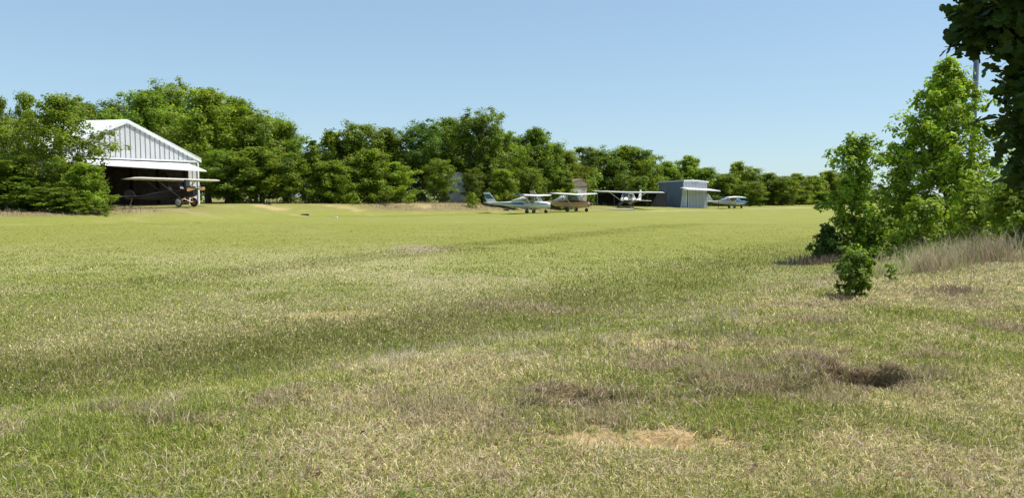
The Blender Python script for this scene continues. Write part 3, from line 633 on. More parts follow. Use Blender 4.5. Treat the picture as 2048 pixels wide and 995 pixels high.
def long_stems():
    r = np.random.default_rng(43); Vs = []; Fs = []; Cs = []; k = 0
    def add(x, y, h0, h1, w_, ln0, ln1, col, dn=1.):
        nonlocal k
        n = len(x)
        if n == 0: return
        P = np.stack([x, y, gz(x, y)], 1); c = np.array(col)[None] * r.uniform(.6, 1.3, (n, 1))
        V, F, cc = blades(P, r.uniform(h0, h1, n), w_ * r.uniform(.7, 1.3, n), r.uniform(ln0, ln1, n), c, r); Vs.append(V); Fs.append(F + k); Cs.append(cc); k += len(V)
    # matted dead grass and bare roots along the erosion step
    n = 26000; x = r.uniform(-.3, 3.8, n); y = r.uniform(5.1, 6.9, n); ld, lk = lip(x, y); m = r.random(n) < lk * np.exp(-((ld - .05) / .11) ** 2) * .55
    add(x[m], y[m], .03, .10, .0022, .6, 2.8, (.30, .22, .15)); m = m & (r.random(n) < .35); add(x[m], y[m], .04, .13, .002, .6, 2.6, (.56, .47, .34))
    n = 9000; y = 3.5 + 2.6 * r.random(n) ** 1.4; x = r.uniform(-.8, .8, n) * y; m = fbm(x, y, .5, 64, 3) > .47; add(x[m], y[m], .035, .12, .0021, 1.2, 3.4, (.64, .55, .41))
    # scattered pale bent stalks in the foreground
    n = 2600; y = 3.5 + 9 * r.random(n) ** 1.5; x = r.uniform(-.8, .8, n) * y
    m = (swu(x, y) > -2.5) | (r.random(n) < .25); x, y = x[m], y[m]; add(x, y, .04, .19, .002, .3, 2.6, (.60, .53, .35))
    # dry fringe on top of the swale bank and round the saplings
    n = 90000; y = r.uniform(5, 24, n); x = r.uniform(-.5, 1, n) * .85 * y; u = swu(x, y); f = fbm(x, y, 1.0, 61)
    w_ = np.exp(-((u - .6) / .8) ** 2) * .10 * smooth(6, 9, y) + smooth(1.2, 3.0, u) * smooth(11.5, 14.5, y) * .42
    m = r.random(n) < w_ * smooth(.38, .62, f) * 1.6; x, y, u = x[m], y[m], u[m]
    tall = smooth(12.5, 15, y) * smooth(1.5, 3.2, u); g = r.random(len(x)) < .42
    for sel, col, a, b in ((tall < .5, (.40, .33, .24), .08, .24), ((tall >= .5) & ~g, (.66, .58, .36), .25, .72), ((tall >= .5) & g, (.34, .42, .13), .2, .6)):
        add(x[sel], y[sel], a, b, .0045, .1, .7, col)
    n = 60000; y = r.uniform(5, 19, n); x = r.uniform(-.25, .9, n) * y; u = swu(x, y); f = fbm(x, y, .45, 62, 3); f2 = fbm(x, y, 2.0, 63, 3)
    m = r.random(n) < np.exp(-((u - 1.3 - .06 * y) / 1.3) ** 2) * smooth(.48, .66, f) * smooth(.30, .55, f2) * 2.2 * smooth(5, 7, y); add(x[m], y[m], .05, .19, .0028, .1, 1.3, (.60, .53, .37))
    # tufts (centre px, py, depth, radius, count, h)
    for p, Y, rad, cnt, h, col in ((1862, 14.0, .35, 260, .62, (.58, .48, .3)), (1925, 14.6, .6, 300, .6, (.5, .41, .26)), (1990, 14.2, .5, 240, .65, (.48, .38, .25)), (1888, 6.35, .16, 110, .22, (.42, .33, .24)), (1345, 7.4, .30, 150, .20, (.34, .28, .19)), (1430, 8.2, .5, 160, .2, (.34, .3, .2)),
                                  (1690, 10.9, .18, 160, .16, (.22, .16, .11)), (1925, 11.4, .3, 260, .15, (.28, .2, .15)), (1640, 20, .9, 600, .4, (.26, .2, .15)), (1330, 6.4, .5, 250, .13, (.3, .24, .17))):
        x = px(p, Y) + r.normal(size=cnt) * rad * .5; y = Y + r.normal(size=cnt) * rad * .5; add(x, y, h * .4, h, .0024 * max(1, Y / 6), .05, .8, col)
    # dead roots and thatch hanging over the eroded lips
    for cx, cy, rx, ry, dp in SCARPS[:2] + SCARPS[4:]:
        cnt = 420 if rx > .28 else 160; a = r.uniform(.1, 3.0, cnt); x = cx + np.cos(a) * rx * r.uniform(1.0, 1.5, cnt); y = cy + np.abs(np.sin(a)) * ry * r.uniform(.85, 1.5, cnt) + .03
        add(x, y, .03, .09, .0022, .8, 2.8, (.34, .25, .18)); add(x[:cnt // 4], y[:cnt // 4], .04, .12, .002, .5, 2.2, (.5, .42, .3))
    n = 30000; t = r.uniform(-30, 66, n); s = r.uniform(-9.5, 12, n); x = E0[0] + ED[0] * t + EN[0] * s; y = E0[1] + ED[1] * t + EN[1] * s
    c, dry, soil, sw = cover(x, y); br = (c[:, 0] > c[:, 1] * 1.2) & (soil < .3); m = br & (x / y > -.75); add(x[m], y[m], .08, .36, .015, .1, 1.2, (.40, .31, .21))
    n = 5000; t = r.uniform(-30, 150, n); s = r.uniform(9.5, 15, n) - 3.5 * (t < 10) ; x = E0[0] + ED[0] * t + EN[0] * s; y = E0[1] + ED[1] * t + EN[1] * s
    m = (t > 19) | (t < -3); add(x[m], y[m], .2, .8, .03, .1, .9, (.10, .13, .04))
    o = trimesh('dry_grass', np.concatenate(Vs), np.concatenate(Fs), np.concatenate(Cs), STEM)
    tag(o, 'long straw coloured stalks and brown weeds on the banks', 'dry grass', kind='stuff')
long_stems()

def weeds():
    r = np.random.default_rng(46); n = 2600; y = 3.6 + 22 * r.random(n) ** 1.5; x = r.uniform(-.75, .8, n) * y; f = fbm(x, y, 1.1, 91); m = (f > .5) & (r.random(n) < .35 + .6 * (y > 7)); x, y = x[m], y[m]
    k = 16; R0 = np.repeat(r.uniform(.02, .075, len(x)) * np.maximum(1, y / 9), k); X = np.repeat(x, k) + r.normal(size=len(R0)) * R0 * .7; Y = np.repeat(y, k) + r.normal(size=len(R0)) * R0 * .7
    P = np.stack([X, Y, gz(X, Y) + r.uniform(.005, .05, len(X))], 1); V, F = leaf_tris(P, .026, r, None, .6); tone = np.repeat(r.uniform(.7, 1.3, len(x)), k)
    tag(trimesh('weeds', V, F, leaf_col(tone, (.17, .25, .045), r, .3), LEAF), 'little round-leaved green weeds dotted over the grass', 'weeds', kind='stuff')
weeds()
def flowers():
    r = np.random.default_rng(44)
    def scatter(x, y, size, col, name, lab, h0, h1):
        P = np.stack([x, y, gz(x, y) + r.uniform(h0, h1, len(x))], 1); V, F = leaf_tris(P, size, r, None, 1.); n = len(P)
        c = np.repeat(np.array(col)[None] * r.uniform(.7, 1.2, (n, 1)), 4, 0); tag(trimesh(name, V, F, c, STEM), lab, 'wildflowers', kind='stuff')
    n = 230; cx = r.uniform(-2.2, 3.0, n); cy = 3.9 + 2.0 * r.random(n) ** 1.3; k = 7
    x = np.repeat(cx, k) + r.normal(size=n * k) * .022; y = np.repeat(cy, k) + r.normal(size=n * k) * .022
    m = fbm(x, y, .9, 71) > .50; scatter(x[m], y[m], .013, (.55, .25, .42), 'pink_wildflowers', 'tiny pink wildflowers low in the foreground grass', .02, .06)
    n = 9000; y = 5.5 + 22 * r.random(n) ** 1.4; x = r.uniform(-.75, .8, n) * y; c, dry, soil, sw = cover(x, y)
    m = (sw > .35) & (r.random(n) < .5) ; x, y = x[m], y[m]; scatter(x, y, .014, (.75, .72, .45), 'pale_wildflowers', 'tiny pale yellow wildflowers dotted through the darker grass strip', .05, .10)
    n = 1100; y = 3.6 + 7 * r.random(n) ** 1.2; x = r.uniform(-.4, .8, n) * y; m = (swu(x, y) > 1) & (fbm(x, y, .6, 72) > .5); x, y = x[m], y[m]
    P = np.stack([x, y, gz(x, y) + .03], 1); V, F = leaf_tris(P, .04, r, None, 1.2); n = len(P)
    cc = np.repeat(np.array([.26, .17, .11])[None] * r.uniform(.6, 2.0, (n, 1)), 4, 0)
    tag(trimesh('fallen_leaves', V, F, cc, STEM), 'brown curled oak leaves lying in the mown grass', 'fallen leaves', kind='stuff')
flowers()

# ------------------------------------------------------------------ big white hangar at left
WHITE_TIN = mat('white_sheet_metal', (.80, .80, .80), .45, var=.06, scale=1.5)
GREY_TIN = mat('grey_white_ribbed_metal', (.62, .62, .63), .5, var=.10, scale=.8)
RIB = mat('ribbed_seam', (.30, .30, .32), .6, var=.1)
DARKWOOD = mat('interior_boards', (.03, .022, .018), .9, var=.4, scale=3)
RUST = mat('rust_red_steel', (.22, .075, .04), .8, var=.4, scale=6)
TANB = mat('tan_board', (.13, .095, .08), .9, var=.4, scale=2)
BLACK = mat('black_rubber', (.02, .02, .02), .7)
def V3(p2, z): return Vector((p2[0], p2[1], z))
def hangar():
    A = Vector((-28.7, 68)); L = Vector((-36.3, 58)); d = (A - L).normalized(); W = (A - L).length; nrm = Vector((d.y, -d.x)); bk = Vector((-.978, .21)); LEN = 26
    g0 = .95; eave = 5.25; ridge = 8.12; mid = L.lerp(A, .5)
    e = empty('aircraft_hangar', (mid.x, mid.y, g0), 0, 'long white metal hangar with gabled front and raised door, trees growing before it', 'hangar'); o = Vector((mid.x, mid.y, g0))
    def w(s, out, z): q = L + d * s + nrm * out; return V3(q, z) - o
    def wb(s, back, z, out=0.): q = L + d * s + bk * back + nrm * out; return V3(q, z) - o
    top = lambda s: eave + (ridge - eave) * (1 - abs(s / W * 2 - 1))
    op0, op1, oz = .7, W - .95, 4.92
    m = MB()
    m.prism([w(0, 0, oz), w(W, 0, oz), w(W, 0, eave), w(W / 2, 0, ridge), w(0, 0, eave)], V3(nrm * -.08, 0))
    m.prism([w(0, 0, .2), w(op0, 0, .2), w(op0, 0, oz - .003), w(0, 0, oz - .003)], V3(nrm * -.08, 0)); m.prism([w(op1, 0, .2), w(W, 0, .2), w(W, 0, oz - .003), w(op1, 0, oz - .003)], V3(nrm * -.08, 0))
    k = 0
    s = .2
    while s < W - .1:
        z0 = oz + .12 if op0 < s < op1 else .3
        m.prism([w(s, .004, z0), w(s + .045, .004, z0), w(s + .045, .004, top(s) - .12), w(s, .004, top(s) - .12)], V3(nrm * .04, 0), 1); s += .42
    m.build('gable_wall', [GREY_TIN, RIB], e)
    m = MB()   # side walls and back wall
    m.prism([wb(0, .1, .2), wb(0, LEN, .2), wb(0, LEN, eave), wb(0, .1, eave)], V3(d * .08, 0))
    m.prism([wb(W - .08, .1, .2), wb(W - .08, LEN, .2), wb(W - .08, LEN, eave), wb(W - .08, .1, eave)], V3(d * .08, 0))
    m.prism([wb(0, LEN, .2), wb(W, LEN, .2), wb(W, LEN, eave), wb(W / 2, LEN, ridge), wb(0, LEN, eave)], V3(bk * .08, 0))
    m.build('wall', mat('dim_sheet', (.16, .15, .15), .8), e)  # white sheet darkened to carry the shade of eaves and interior
    m = MB()
    for sg in (-1, 1):
        s0 = -.25 if sg < 0 else W + .25; ze = eave - .10
        a = wb(s0, -.1, ze + .06); b = wb(W / 2, -.1, ridge + .10); c = wb(W / 2, LEN, ridge + .10); dd = wb(s0, LEN, ze + .06)
        m.prism([a, b, c, dd], (0, 0, .07))
    m.build('roof', WHITE_TIN, e)
    m = MB()   # fascia along the gable and header trim
    for s0, s1 in ((-.25, W / 2), (W / 2, W + .25)):
        z = lambda q: eave - .04 + (ridge + .10 - eave) * (1 - abs(min(max(q, -.25), W + .25) / W * 2 - 1))
        m.prism([w(s0, .11, z(s0) - .2), w(s1, .11, z(s1) - .2), w(s1, .11, z(s1) + .06), w(s0, .11, z(s0) + .06)], V3(nrm * .04, 0))
    m.prism([w(op0 - .3, .05, oz - .02), w(W, .05, oz - .02), w(W, .05, oz + .14), w(op0 - .3, .05, oz + .14)], V3(nrm * .05, 0))
    m.prism([w(W - .12, .05, .2), w(W + .02, .05, .2), w(W + .02, .05, eave), w(W - .12, .05, eave)], V3(nrm * .05, 0))
    m.build('trim', WHITE_TIN, e)
    m = MB()   # raised one-piece door, sloping down and out
    hi = [w(op0 - .2, .35, 4.72), w(op1 - .2, .35, 4.68)]; lo = [w(op0 - .6, 2.5, 4.34), w(op1 + .3, 2.5, 4.0)]
    m.prism([hi[0], hi[1], lo[1], lo[0]], (0, 0, .09)); m.build('door', WHITE_TIN, e)
    for s in (op0 + .4, W / 2, op1 - .4): m = MB(); m.tube([w(s, .1, 4.8), w(s, 1.4, 4.4)], .04, 6); m.build('door_hinge_arm', DARKWOOD, e)
    for s in (op0 - .1, op1 - .02):
        m = MB(); m.prism([w(s, -.12, .2), w(s + .16, -.12, .2), w(s + .16, -.12, oz), w(s, -.12, oz)], V3(nrm * -.3, 0)); m.build('door_post', RUST, e)
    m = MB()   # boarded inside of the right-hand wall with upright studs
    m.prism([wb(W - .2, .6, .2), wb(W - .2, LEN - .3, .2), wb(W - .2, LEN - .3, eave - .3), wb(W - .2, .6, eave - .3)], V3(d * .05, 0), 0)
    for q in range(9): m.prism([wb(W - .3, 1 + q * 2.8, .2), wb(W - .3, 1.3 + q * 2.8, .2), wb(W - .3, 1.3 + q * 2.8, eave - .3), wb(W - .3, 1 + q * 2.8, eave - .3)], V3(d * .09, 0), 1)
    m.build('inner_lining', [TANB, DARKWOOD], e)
    m = MB(); m.prism([wb(.1, .3, .12), wb(W - .1, .3, .12), wb(W - .1, LEN - .2, .12), wb(.1, LEN - .2, .12)], (0, 0, .02 + g0)); m.build('floor', mat('shed_floor', (.04, .035, .03), .9), e)
    # hoop hanging inside
    t = empty('tyre', (0, 0, 0), 0, 'old tyre hanging on the inside wall of the big hangar, above the propeller', 'tyre')
    q = wb(W - .35, 3.2, 3.55) + o; t.location = q; m = MB(); tm = []
    for i in range(13): a = i * math.pi / 6; tm.append((math.cos(a) * .3, 0, math.sin(a) * .36))
    m.tube(tm, .07, 6); ob = m.build('tread', BLACK, t, True)
hangar()

# ------------------------------------------------------------------ aircraft
PAINTW = mat('white_paint', (.68, .68, .66), .35, spec=.5, var=.05, scale=2)
PAINTG = mat('pale_grey_paint', (.60, .63, .64), .4, spec=.5, var=.05, scale=2)
TEAL = mat('teal_paint', (.03, .11, .15), .4, spec=.5)
TEALB = mat('blue_green_paint', (.06, .22, .25), .4, spec=.5)
TEALD = mat('dark_navy_paint', (.02, .04, .07), .4)
BROWN = mat('orange_brown_paint', (.60, .33, .12), .4, spec=.5, var=.1)
DBROWN = mat('maroon_paint_and_belly_shade', (.055, .018, .015), .4, spec=.5)
TAN = mat('tan_paint', (.60, .48, .36), .45, var=.08)
BLUE = mat('bright_blue_paint', (.02, .13, .42), .35, spec=.6)
SATIN = mat('dark_metal', (.05, .05, .055), .5, metal=.3)
ALU = mat('dull_wheel_metal', (.10, .10, .10), .6, metal=.3)
WOODP = mat('varnished_propeller_wood', (.55, .27, .12), .35, spec=.6, var=.2)
GLASS = glassmat('cabin_glass', (.10, .16, .17), .30)
SEATM = mat('dark_seat_cloth', (.09, .075, .07), .9)
FABR = mat('cream_wing_fabric', (.52, .49, .43), .7, var=.05)
NOIR = mat('black_maroon_fabric', (.014, .006, .006), .5, var=.3)

def loft(stations, n=20, matfn=None, sq=.75, mb=None, cap=True):
    """stations (x, halfwidth, zbottom, ztop); matfn(x, frac_height) -> slot"""
    mb = mb or MB(); vs = []; fs = []; ms = []
    for x, hw, z0, z1 in stations:
        for k in range(n):
            a = 2 * math.pi * k / n; c, s = math.cos(a), math.sin(a)
            vs.append((x, hw * math.copysign(abs(c) ** sq, c), (z0 + z1) / 2 + (z1 - z0) / 2 * math.copysign(abs(s) ** sq, s)))
    for i in range(len(stations) - 1):
        for k in range(n):
            k2 = (k + 1) % n; fs.append((i * n + k, (i + 1) * n + k, (i + 1) * n + k2, i * n + k2))
            am = 2 * math.pi * (k + .5) / n; s = math.sin(am); fr = .5 + .5 * math.copysign(abs(s) ** sq, s)
            ms.append(matfn((stations[i][0] + stations[i + 1][0]) / 2, fr) if matfn else 0)
    if cap:
        fs += [tuple(range(n)), tuple(range(len(stations) * n - 1, (len(stations) - 1) * n - 1, -1))]; ms += [matfn(stations[0][0], .5) if matfn else 0, ms[-1]]
    b = len(mb.v); mb.v += vs; mb.f += [tuple(i + b for i in f) for f in fs]; mb.m += ms
    return mb
def wingmesh(secs, mb=None, tip=None):
    """secs: (y, x_lead, chord, z, thickness); slot 1 on the outermost panels when tip is set"""
    mb = mb or MB(); prof = [(0, 0), (.03, .42), (.12, .82), (.3, 1), (.6, .72), (1, .06), (1, -.02), (.6, -.18), (.3, -.22), (.1, -.25), (.02, -.2)]
    n = len(prof); vs = []; fs = []; ms = []
    for y, xl, ch, z, th in secs:
        for a, b in prof: vs.append((xl - a * ch, y, z + b * th))
    for i in range(len(secs) - 1):
        for k in range(n): fs.append((i * n + k, i * n + (k + 1) % n, (i + 1) * n + (k + 1) % n, (i + 1) * n + k)); ms.append(1 if tip and tip(secs[i][0], secs[i + 1][0]) else 0)
    fs += [tuple(range(n - 1, -1, -1)), tuple(range((len(secs) - 1) * n, len(secs) * n))]; ms += [ms[0], ms[-1]]
    b = len(mb.v); mb.v += vs; mb.f += [tuple(i + b for i in f) for f in fs]; mb.m += ms
    return mb
def wheel(parent, c, r, w_=.14, disc=None, dmat=None):
    wo_ = MB(); wo_.lathe_y([(r * .55, -w_ * .42), (r * .8, -w_ * .5), (r * .96, -w_ * .36), (r, 0), (r * .96, w_ * .36), (r * .8, w_ * .5), (r * .55, w_ * .42), (r * .55, -w_ * .42)], (0, 0, 0), 20)
    o = wo_.build('wheel', BLACK, parent, True); o.location = c
    h = MB(); h.lathe_y([(.001, -w_ * .46), (r * .3, -w_ * .46), (r * .57, -w_ * .36), (r * .57, w_ * .36), (r * .3, w_ * .46), (.001, w_ * .46)], (0, 0, 0), 16)
    h.build('rim', dmat or ALU, o, True)
    return o
def prop(parent, c, rad, mats, ang, spin=.16, w_=.07):
    m = MB(); ca, sa = math.cos(ang), math.sin(ang)
    for sg in (1, -1):
        pts = []
        for q in range(7):
            f = q / 6; rr = sg * rad * f; cw = w_ * (0.6 + 1.1 * f) * (1 if f < .85 else .55); tw = .9 - .7 * f
            for e in (-1, 1):
                yy = e * cw * math.cos(tw) * 1.; xx = e * cw * math.sin(tw) * .6
                pts.append((c[0] + xx, c[1] + rr * ca - yy * sa, c[2] + rr * sa + yy * ca))
        b = len(pts); V = pts + [(p[0] + .02, p[1], p[2]) for p in pts]; F = []
        for q in range(6):
            i = q * 2; F += [(i, i + 1, i + 3, i + 2), (b + i, b + i + 2, b + i + 3, b + i + 1), (i, i + 2, b + i + 2, b + i), (i + 1, b + i + 1, b + i + 3, i + 3)]
        F.append((12, 13, b + 13, b + 12)); m.add(V, F)
    o = m.build('propeller', mats[0], parent)
    if spin:
        s_ = MB(); s_.lathe_x([(spin, -.05), (spin, .02), (spin * .8, .12), (spin * .4, .2), (.001, .23)], c, 14); s_.build('spinner', mats[1], o, True)
    return o

def highwing(name, loc, yaw, label, L, opts):
    """tricycle or tail-wheel light aircraft with a strutted high wing; nose along +X"""
    e = empty(name, loc, yaw, label, 'airplane'); e.scale = opts.get('scale', (1, 1, 1)); e.rotation_euler = (R(opts.get('roll', 0)), R(opts.get('pitch', 0)), yaw)
    M = opts['mats']; f = opts['band']; tailx = -L['tail']; nose = L['nose']; wz = L['wz']; bz = L['belt']
    st = [(nose, .20, .78, 1.08), (nose - .06, .34, .68, 1.18), (nose - .35, .44, .60, bz - .12), (nose - .8, .48, .54, bz - .05), (.62, .52, .50, bz), (0, .54, .50, bz), (-.8, .53, .52, bz), (-1.2, .49, .55, bz + .03), (-1.9, .38, .64, bz - .02), (-2.8, .26, .76, bz - .08), (-3.8, .15, .90, bz - .13), (tailx + .1, .06, 1.0, bz - .18), (tailx, .03, 1.04, bz - .2)]
    st = [(min(x, nose) if i < 4 else x, hw, a, b) for i, (x, hw, a, b) in enumerate(st)]
    fu = loft(st, 28, f); fu.build('fuselage', M, e, True)
    # cabin: rear fairing up to the wing, posts, glass
    m = MB()
    if opts.get('fast', 0) is not None:
        xr = L.get('rear', -1.0)
        loft([(xr, .50, bz - .05, wz - .02), (xr - .5, .43, bz - .05, wz - .16), (xr - 1.0, .30, bz - .08, bz + .22), (L.get('deckend', xr - 1.7), .10, bz - .1, bz - .02)], 16, lambda x, q: 0, .8, m)
        m.build('rear_deck', M[opts.get('deck', 0)], e, True)
    for sg in (-1, 1):
        m = MB(); y0, y1 = sg * .53, sg * .47
        for a, b in (((.95, bz - .02), (.55, wz)), ((.42, bz), (.40, wz)), ((-.42, bz), (-.40, wz))):
            m.tube([(a[0], y0 * .97, a[1]), (b[0], y1, b[1])], .028, 6)
        m.tube([(.55, y1, wz - .02), (xr, y1, wz - .02)], .03, 6); m.tube([(.95, y0, bz), (xr, y0 * .98, bz)], .03, 6)
        m.build('cabin_post', M[opts.get('post', 0)], e)
        for a, b, c, d in (((.90, bz), (.45, bz), (.43, wz), (.52, wz)), ((.39, bz), (-.39, bz), (-.38, wz), (.38, wz)), ((-.45, bz), (xr, bz), (xr, wz), (-.43, wz))):
            g = MB(); g.prism([(a[0], y0, a[1]), (b[0], y0, b[1]), (c[0], y1, c[1]), (d[0], y1, d[1])], (0, sg * .008, 0)); g.build('side_window', GLASS, e)
    g = MB(); g.prism([(1.0, -.46, bz - .03), (1.0, .46, bz - .03), (.58, .43, wz + .02), (.58, -.43, wz + .02)], (.008, 0, .004)); g.build('windshield', GLASS, e)
    for sg in (-1, 1):
        m = MB(); m.box((-.38, sg * .25 - .2, bz - .25), (.15, sg * .25 + .2, bz - .02)); m.box((-.5, sg * .25 - .2, bz - .1), (-.38, sg * .25 + .2, bz + .42)); m.build('seat', SEATM, e)
    sp = L['span'] / 2; c0 = L['chord']; xl = L.get('xl', .72); dih = L.get('dih', .10)
    secs = [(-sp, xl - .28, c0 * .62, wz + dih, .05), (-sp + .15, xl - .12, c0 * .8, wz + dih, .11), (-sp * .55, xl, c0, wz + dih * .5, .17), (0, xl, c0, wz, .18), (sp * .55, xl, c0, wz + dih * .5, .17), (sp - .15, xl - .12, c0 * .8, wz + dih, .11), (sp, xl - .28, c0 * .62, wz + dih, .05)]
    if opts.get('tipx'):
        k_ = opts['tipx']; secs = sorted(secs + [(-sp * (1 - k_), xl - .02, c0 * .95, wz + dih * .85, .13), (sp * (1 - k_), xl - .02, c0 * .95, wz + dih * .85, .13)])
    wingmesh(secs, tip=(lambda a, b: min(abs(a), abs(b)) > sp * (1 - opts.get('tipx', 0)) - .02) if opts.get('tipx') else None).build('wing', [M[0], opts.get('tipm', M[0])], e, True)
    for sg in (-1, 1):
        m = MB(); m.tube([(.15, sg * .50, .62), (.1, sg * sp * .52, wz + dih * .45)], [.05, .045], 8, flat=1.0); m.build('wing_strut', M[opts.get('strut', 0)], e)
    # tail
    fx = tailx; fh = L['fin']; sw = L.get('sweep', .75); fb = bz - .16
    m = MB(); m.prism([(fx + 1.35, -.03, fb), (fx + .95, -.03, fb + .12), (fx + .52 - sw * .35, -.03, fh), (fx + .10 - sw * .62, -.03, fh - .03), (fx - .12, -.03, fb + .05), (fx, -.03, fb - .12)], (0, .06, 0))
    fin = m.build('fin', M[opts.get('finm', 0)], e)
    if opts.get('check'):
        q = MB()
        x0b, x1b = fx + .02, fx + .72; z0, z1 = fb + .38, fh - .22
        for i in range(6):
            for j in range(5):
                f0, f1 = j / 5, (j + 1) / 5; za, zb = z0 + (z1 - z0) * f0, z0 + (z1 - z0) * f1
                def X(i_, f_): lo = (fx - .10 - f_ * sw * .42); hi = (fx + .80 - f_ * .56); return lo + (hi - lo) * i_ / 6
                for y in (-.034, .034):
                    vs = [(X(i, f0), y, za), (X(i + 1, f0), y, za), (X(i + 1, f1), y, zb), (X(i, f1), y, zb)]; q.add(vs, [(0, 1, 2, 3)], (i + j) % 2)
        q.build('checker_marking', [TEALB, TEALD], fin)
    hs = L.get('stab', 1.5); hz = L.get('hz', bz - .2)
    wingmesh([(-hs, fx + .55, .55, hz, .04), (-.1, fx + .85, .95, hz, .07), (.1, fx + .85, .95, hz, .07), (hs, fx + .55, .55, hz, .04)]).build('tailplane', M[0], e, True)
    # gear
    wr = L.get('wheel', .22); mx = L.get('mx', -.25); trk = L.get('track', 1.05)
    for sg in (-1, 1):
        m = MB(); m.tube([(mx + .05, sg * .38, .58), (mx, sg * .8, .38), (mx, sg * (trk - .08), wr)], [.05, .04, .035], 6); m.build('gear_leg', M[opts.get('leg', 0)], e)
        wheel(e, (mx, sg * trk, wr), wr)
    if L.get('tailwheel'):
        m = MB(); m.tube([(fx + .3, 0, 1.0), (fx + .1, 0, .25)], .025, 6); m.build('tailwheel_leg', SATIN, e); wheel(e, (fx + .08, 0, .12), .12, .08)
    else:
        nx = nose - .55; m = MB(); m.tube([(nx - .08, 0, .62), (nx, 0, wr)], .035, 6); m.build('nose_gear_leg', SATIN, e); wheel(e, (nx, 0, wr * .9), wr * .9, .12)
    prop(e, (nose + .05, 0, .94), .88, opts['prop'], opts.get('pang', .5), .17)
    if opts.get('cowlhole'):
        for sg in (-1, 1): m = MB(); m.lathe_x([(.10, 0), (.001, .01)], (nose - .045, sg * .19, 1.0), 12); m.build('cooling_inlet', BLACK, e)
    return e

def heading(p, Y, ang):
    """world yaw for a nose pointing to screen right and ang degrees towards the viewer, as seen at that place"""
    return -math.atan2(px(p, Y), Y) - R(ang)

# white and teal plane
Y = 79; X = px(1065, Y)
def band1(x, q):
    if x < -.9: return 1 if .44 < q < .80 else (0 if q >= .8 else 2)
    return 1 if .62 < q < .74 else (2 if q <= .62 else 0)
highwing('light_aircraft', (X, Y, float(gz(X, Y)) + .02), heading(1068, Y, 20), 'white high-wing airplane with teal stripe and teal-checked tail fin, farthest left of the parked row', 
    dict(nose=2.05, tail=5.2, wz=1.95, belt=1.40, span=10.0, chord=1.5, fin=2.42, sweep=1.0, rear=-.95),
    dict(mats=[PAINTW, TEAL, PAINTG], band=band1, check=True, tipx=.16, tipm=TEALD, prop=(SATIN, BLACK), pang=1.2, scale=(1.0, 1, .93)))
# brown and tan plane
Y = 88; X = px(1147, Y)
def band2(x, q):
    if q > .90: return 1 if x > -1.2 else 0
    if q > .80: return 1 if x > -1.9 else 2
    if q > .30: return 2
    return 3
p2 = highwing('light_aircraft', (X, Y, float(gz(X, Y)) + .02), heading(1147, Y, 27), 'brown, orange and tan high-wing airplane parked nose-out behind the teal-striped one',
    dict(nose=2.25, tail=5.6, wz=2.12, belt=1.42, span=10.9, chord=1.55, fin=2.75, sweep=.9, rear=-1.25, dih=.16, track=1.15, wheel=.25),
    dict(mats=[PAINTW, DBROWN, BROWN, TAN], band=band2, deck=0, post=1, finm=3, strut=3, prop=(SATIN, DBROWN), pang=.3, scale=(1.0, 1, .93)))
# registration letters on the brown band
cu = bpy.data.curves.new('registration', 'FONT'); cu.body = 'N3230T'; cu.size = .40; cu.extrude = .004; cu.align_x = 'CENTER'; cu.space_character = 1.05
cu.materials.append(mat('cream_lettering', (.62, .52, .38), .6)); _t = bpy.data.objects.new('registration_curve', cu); C.objects.link(_t); bpy.context.view_layer.update()
me_ = bpy.data.meshes.new_from_object(_t.evaluated_get(bpy.context.evaluated_depsgraph_get())); bpy.data.objects.remove(_t)
tx = bpy.data.objects.new('registration', me_); C.objects.link(tx); tx.parent = p2
tx.location = (-2.72, -.335, .90); tx.rotation_euler = (R(90), 0, R(-8.0))
# white plane with broad wings, nose towards viewer
Y = 103; X = px(1254, Y)
def band3_shade(x, q): return 1 if q < .42 else 0  # dark lower half puts the underside's shade into the white fuselage
highwing('light_aircraft', (X, Y, float(gz(X, Y)) + .02), heading(1257, Y, 112), 'white high-wing airplane facing the viewer before the black open shed, tall white fin',
    dict(nose=1.9, tail=5.0, wz=1.98, belt=1.42, span=10.4, chord=1.5, fin=2.65, sweep=.35, rear=-1.0, tailwheel=1, mx=.55, dih=.12, stab=1.7, hz=1.05, wheel=.27),
    dict(mats=[PAINTW, DBROWN], band=band3_shade, prop=(SATIN, PAINTW), pang=.9, cowlhole=1, roll=-1.2, pitch=-2))
# blue and white plane
Y = 114; X = px(1466, Y)
def band4(x, q): return (1 if q > .60 else 0) if x > .75 else (2 if q < .25 else 0)
highwing('light_aircraft', (X, Y, float(gz(X, Y)) + .02), heading(1466, Y, 22), 'small white airplane with bright blue nose and blue wing tip beside the silver hangar',
    dict(nose=1.85, tail=4.4, wz=1.75, belt=1.28, span=8.6, chord=1.4, fin=2.25, sweep=.8, rear=-.8, dih=-.12, stab=1.2, wheel=.2),
    dict(mats=[PAINTW, BLUE, PAINTG], band=band4, tipx=.25, tipm=BLUE, prop=(SATIN, BLUE), pang=.2, scale=(.98, 1, .97)))

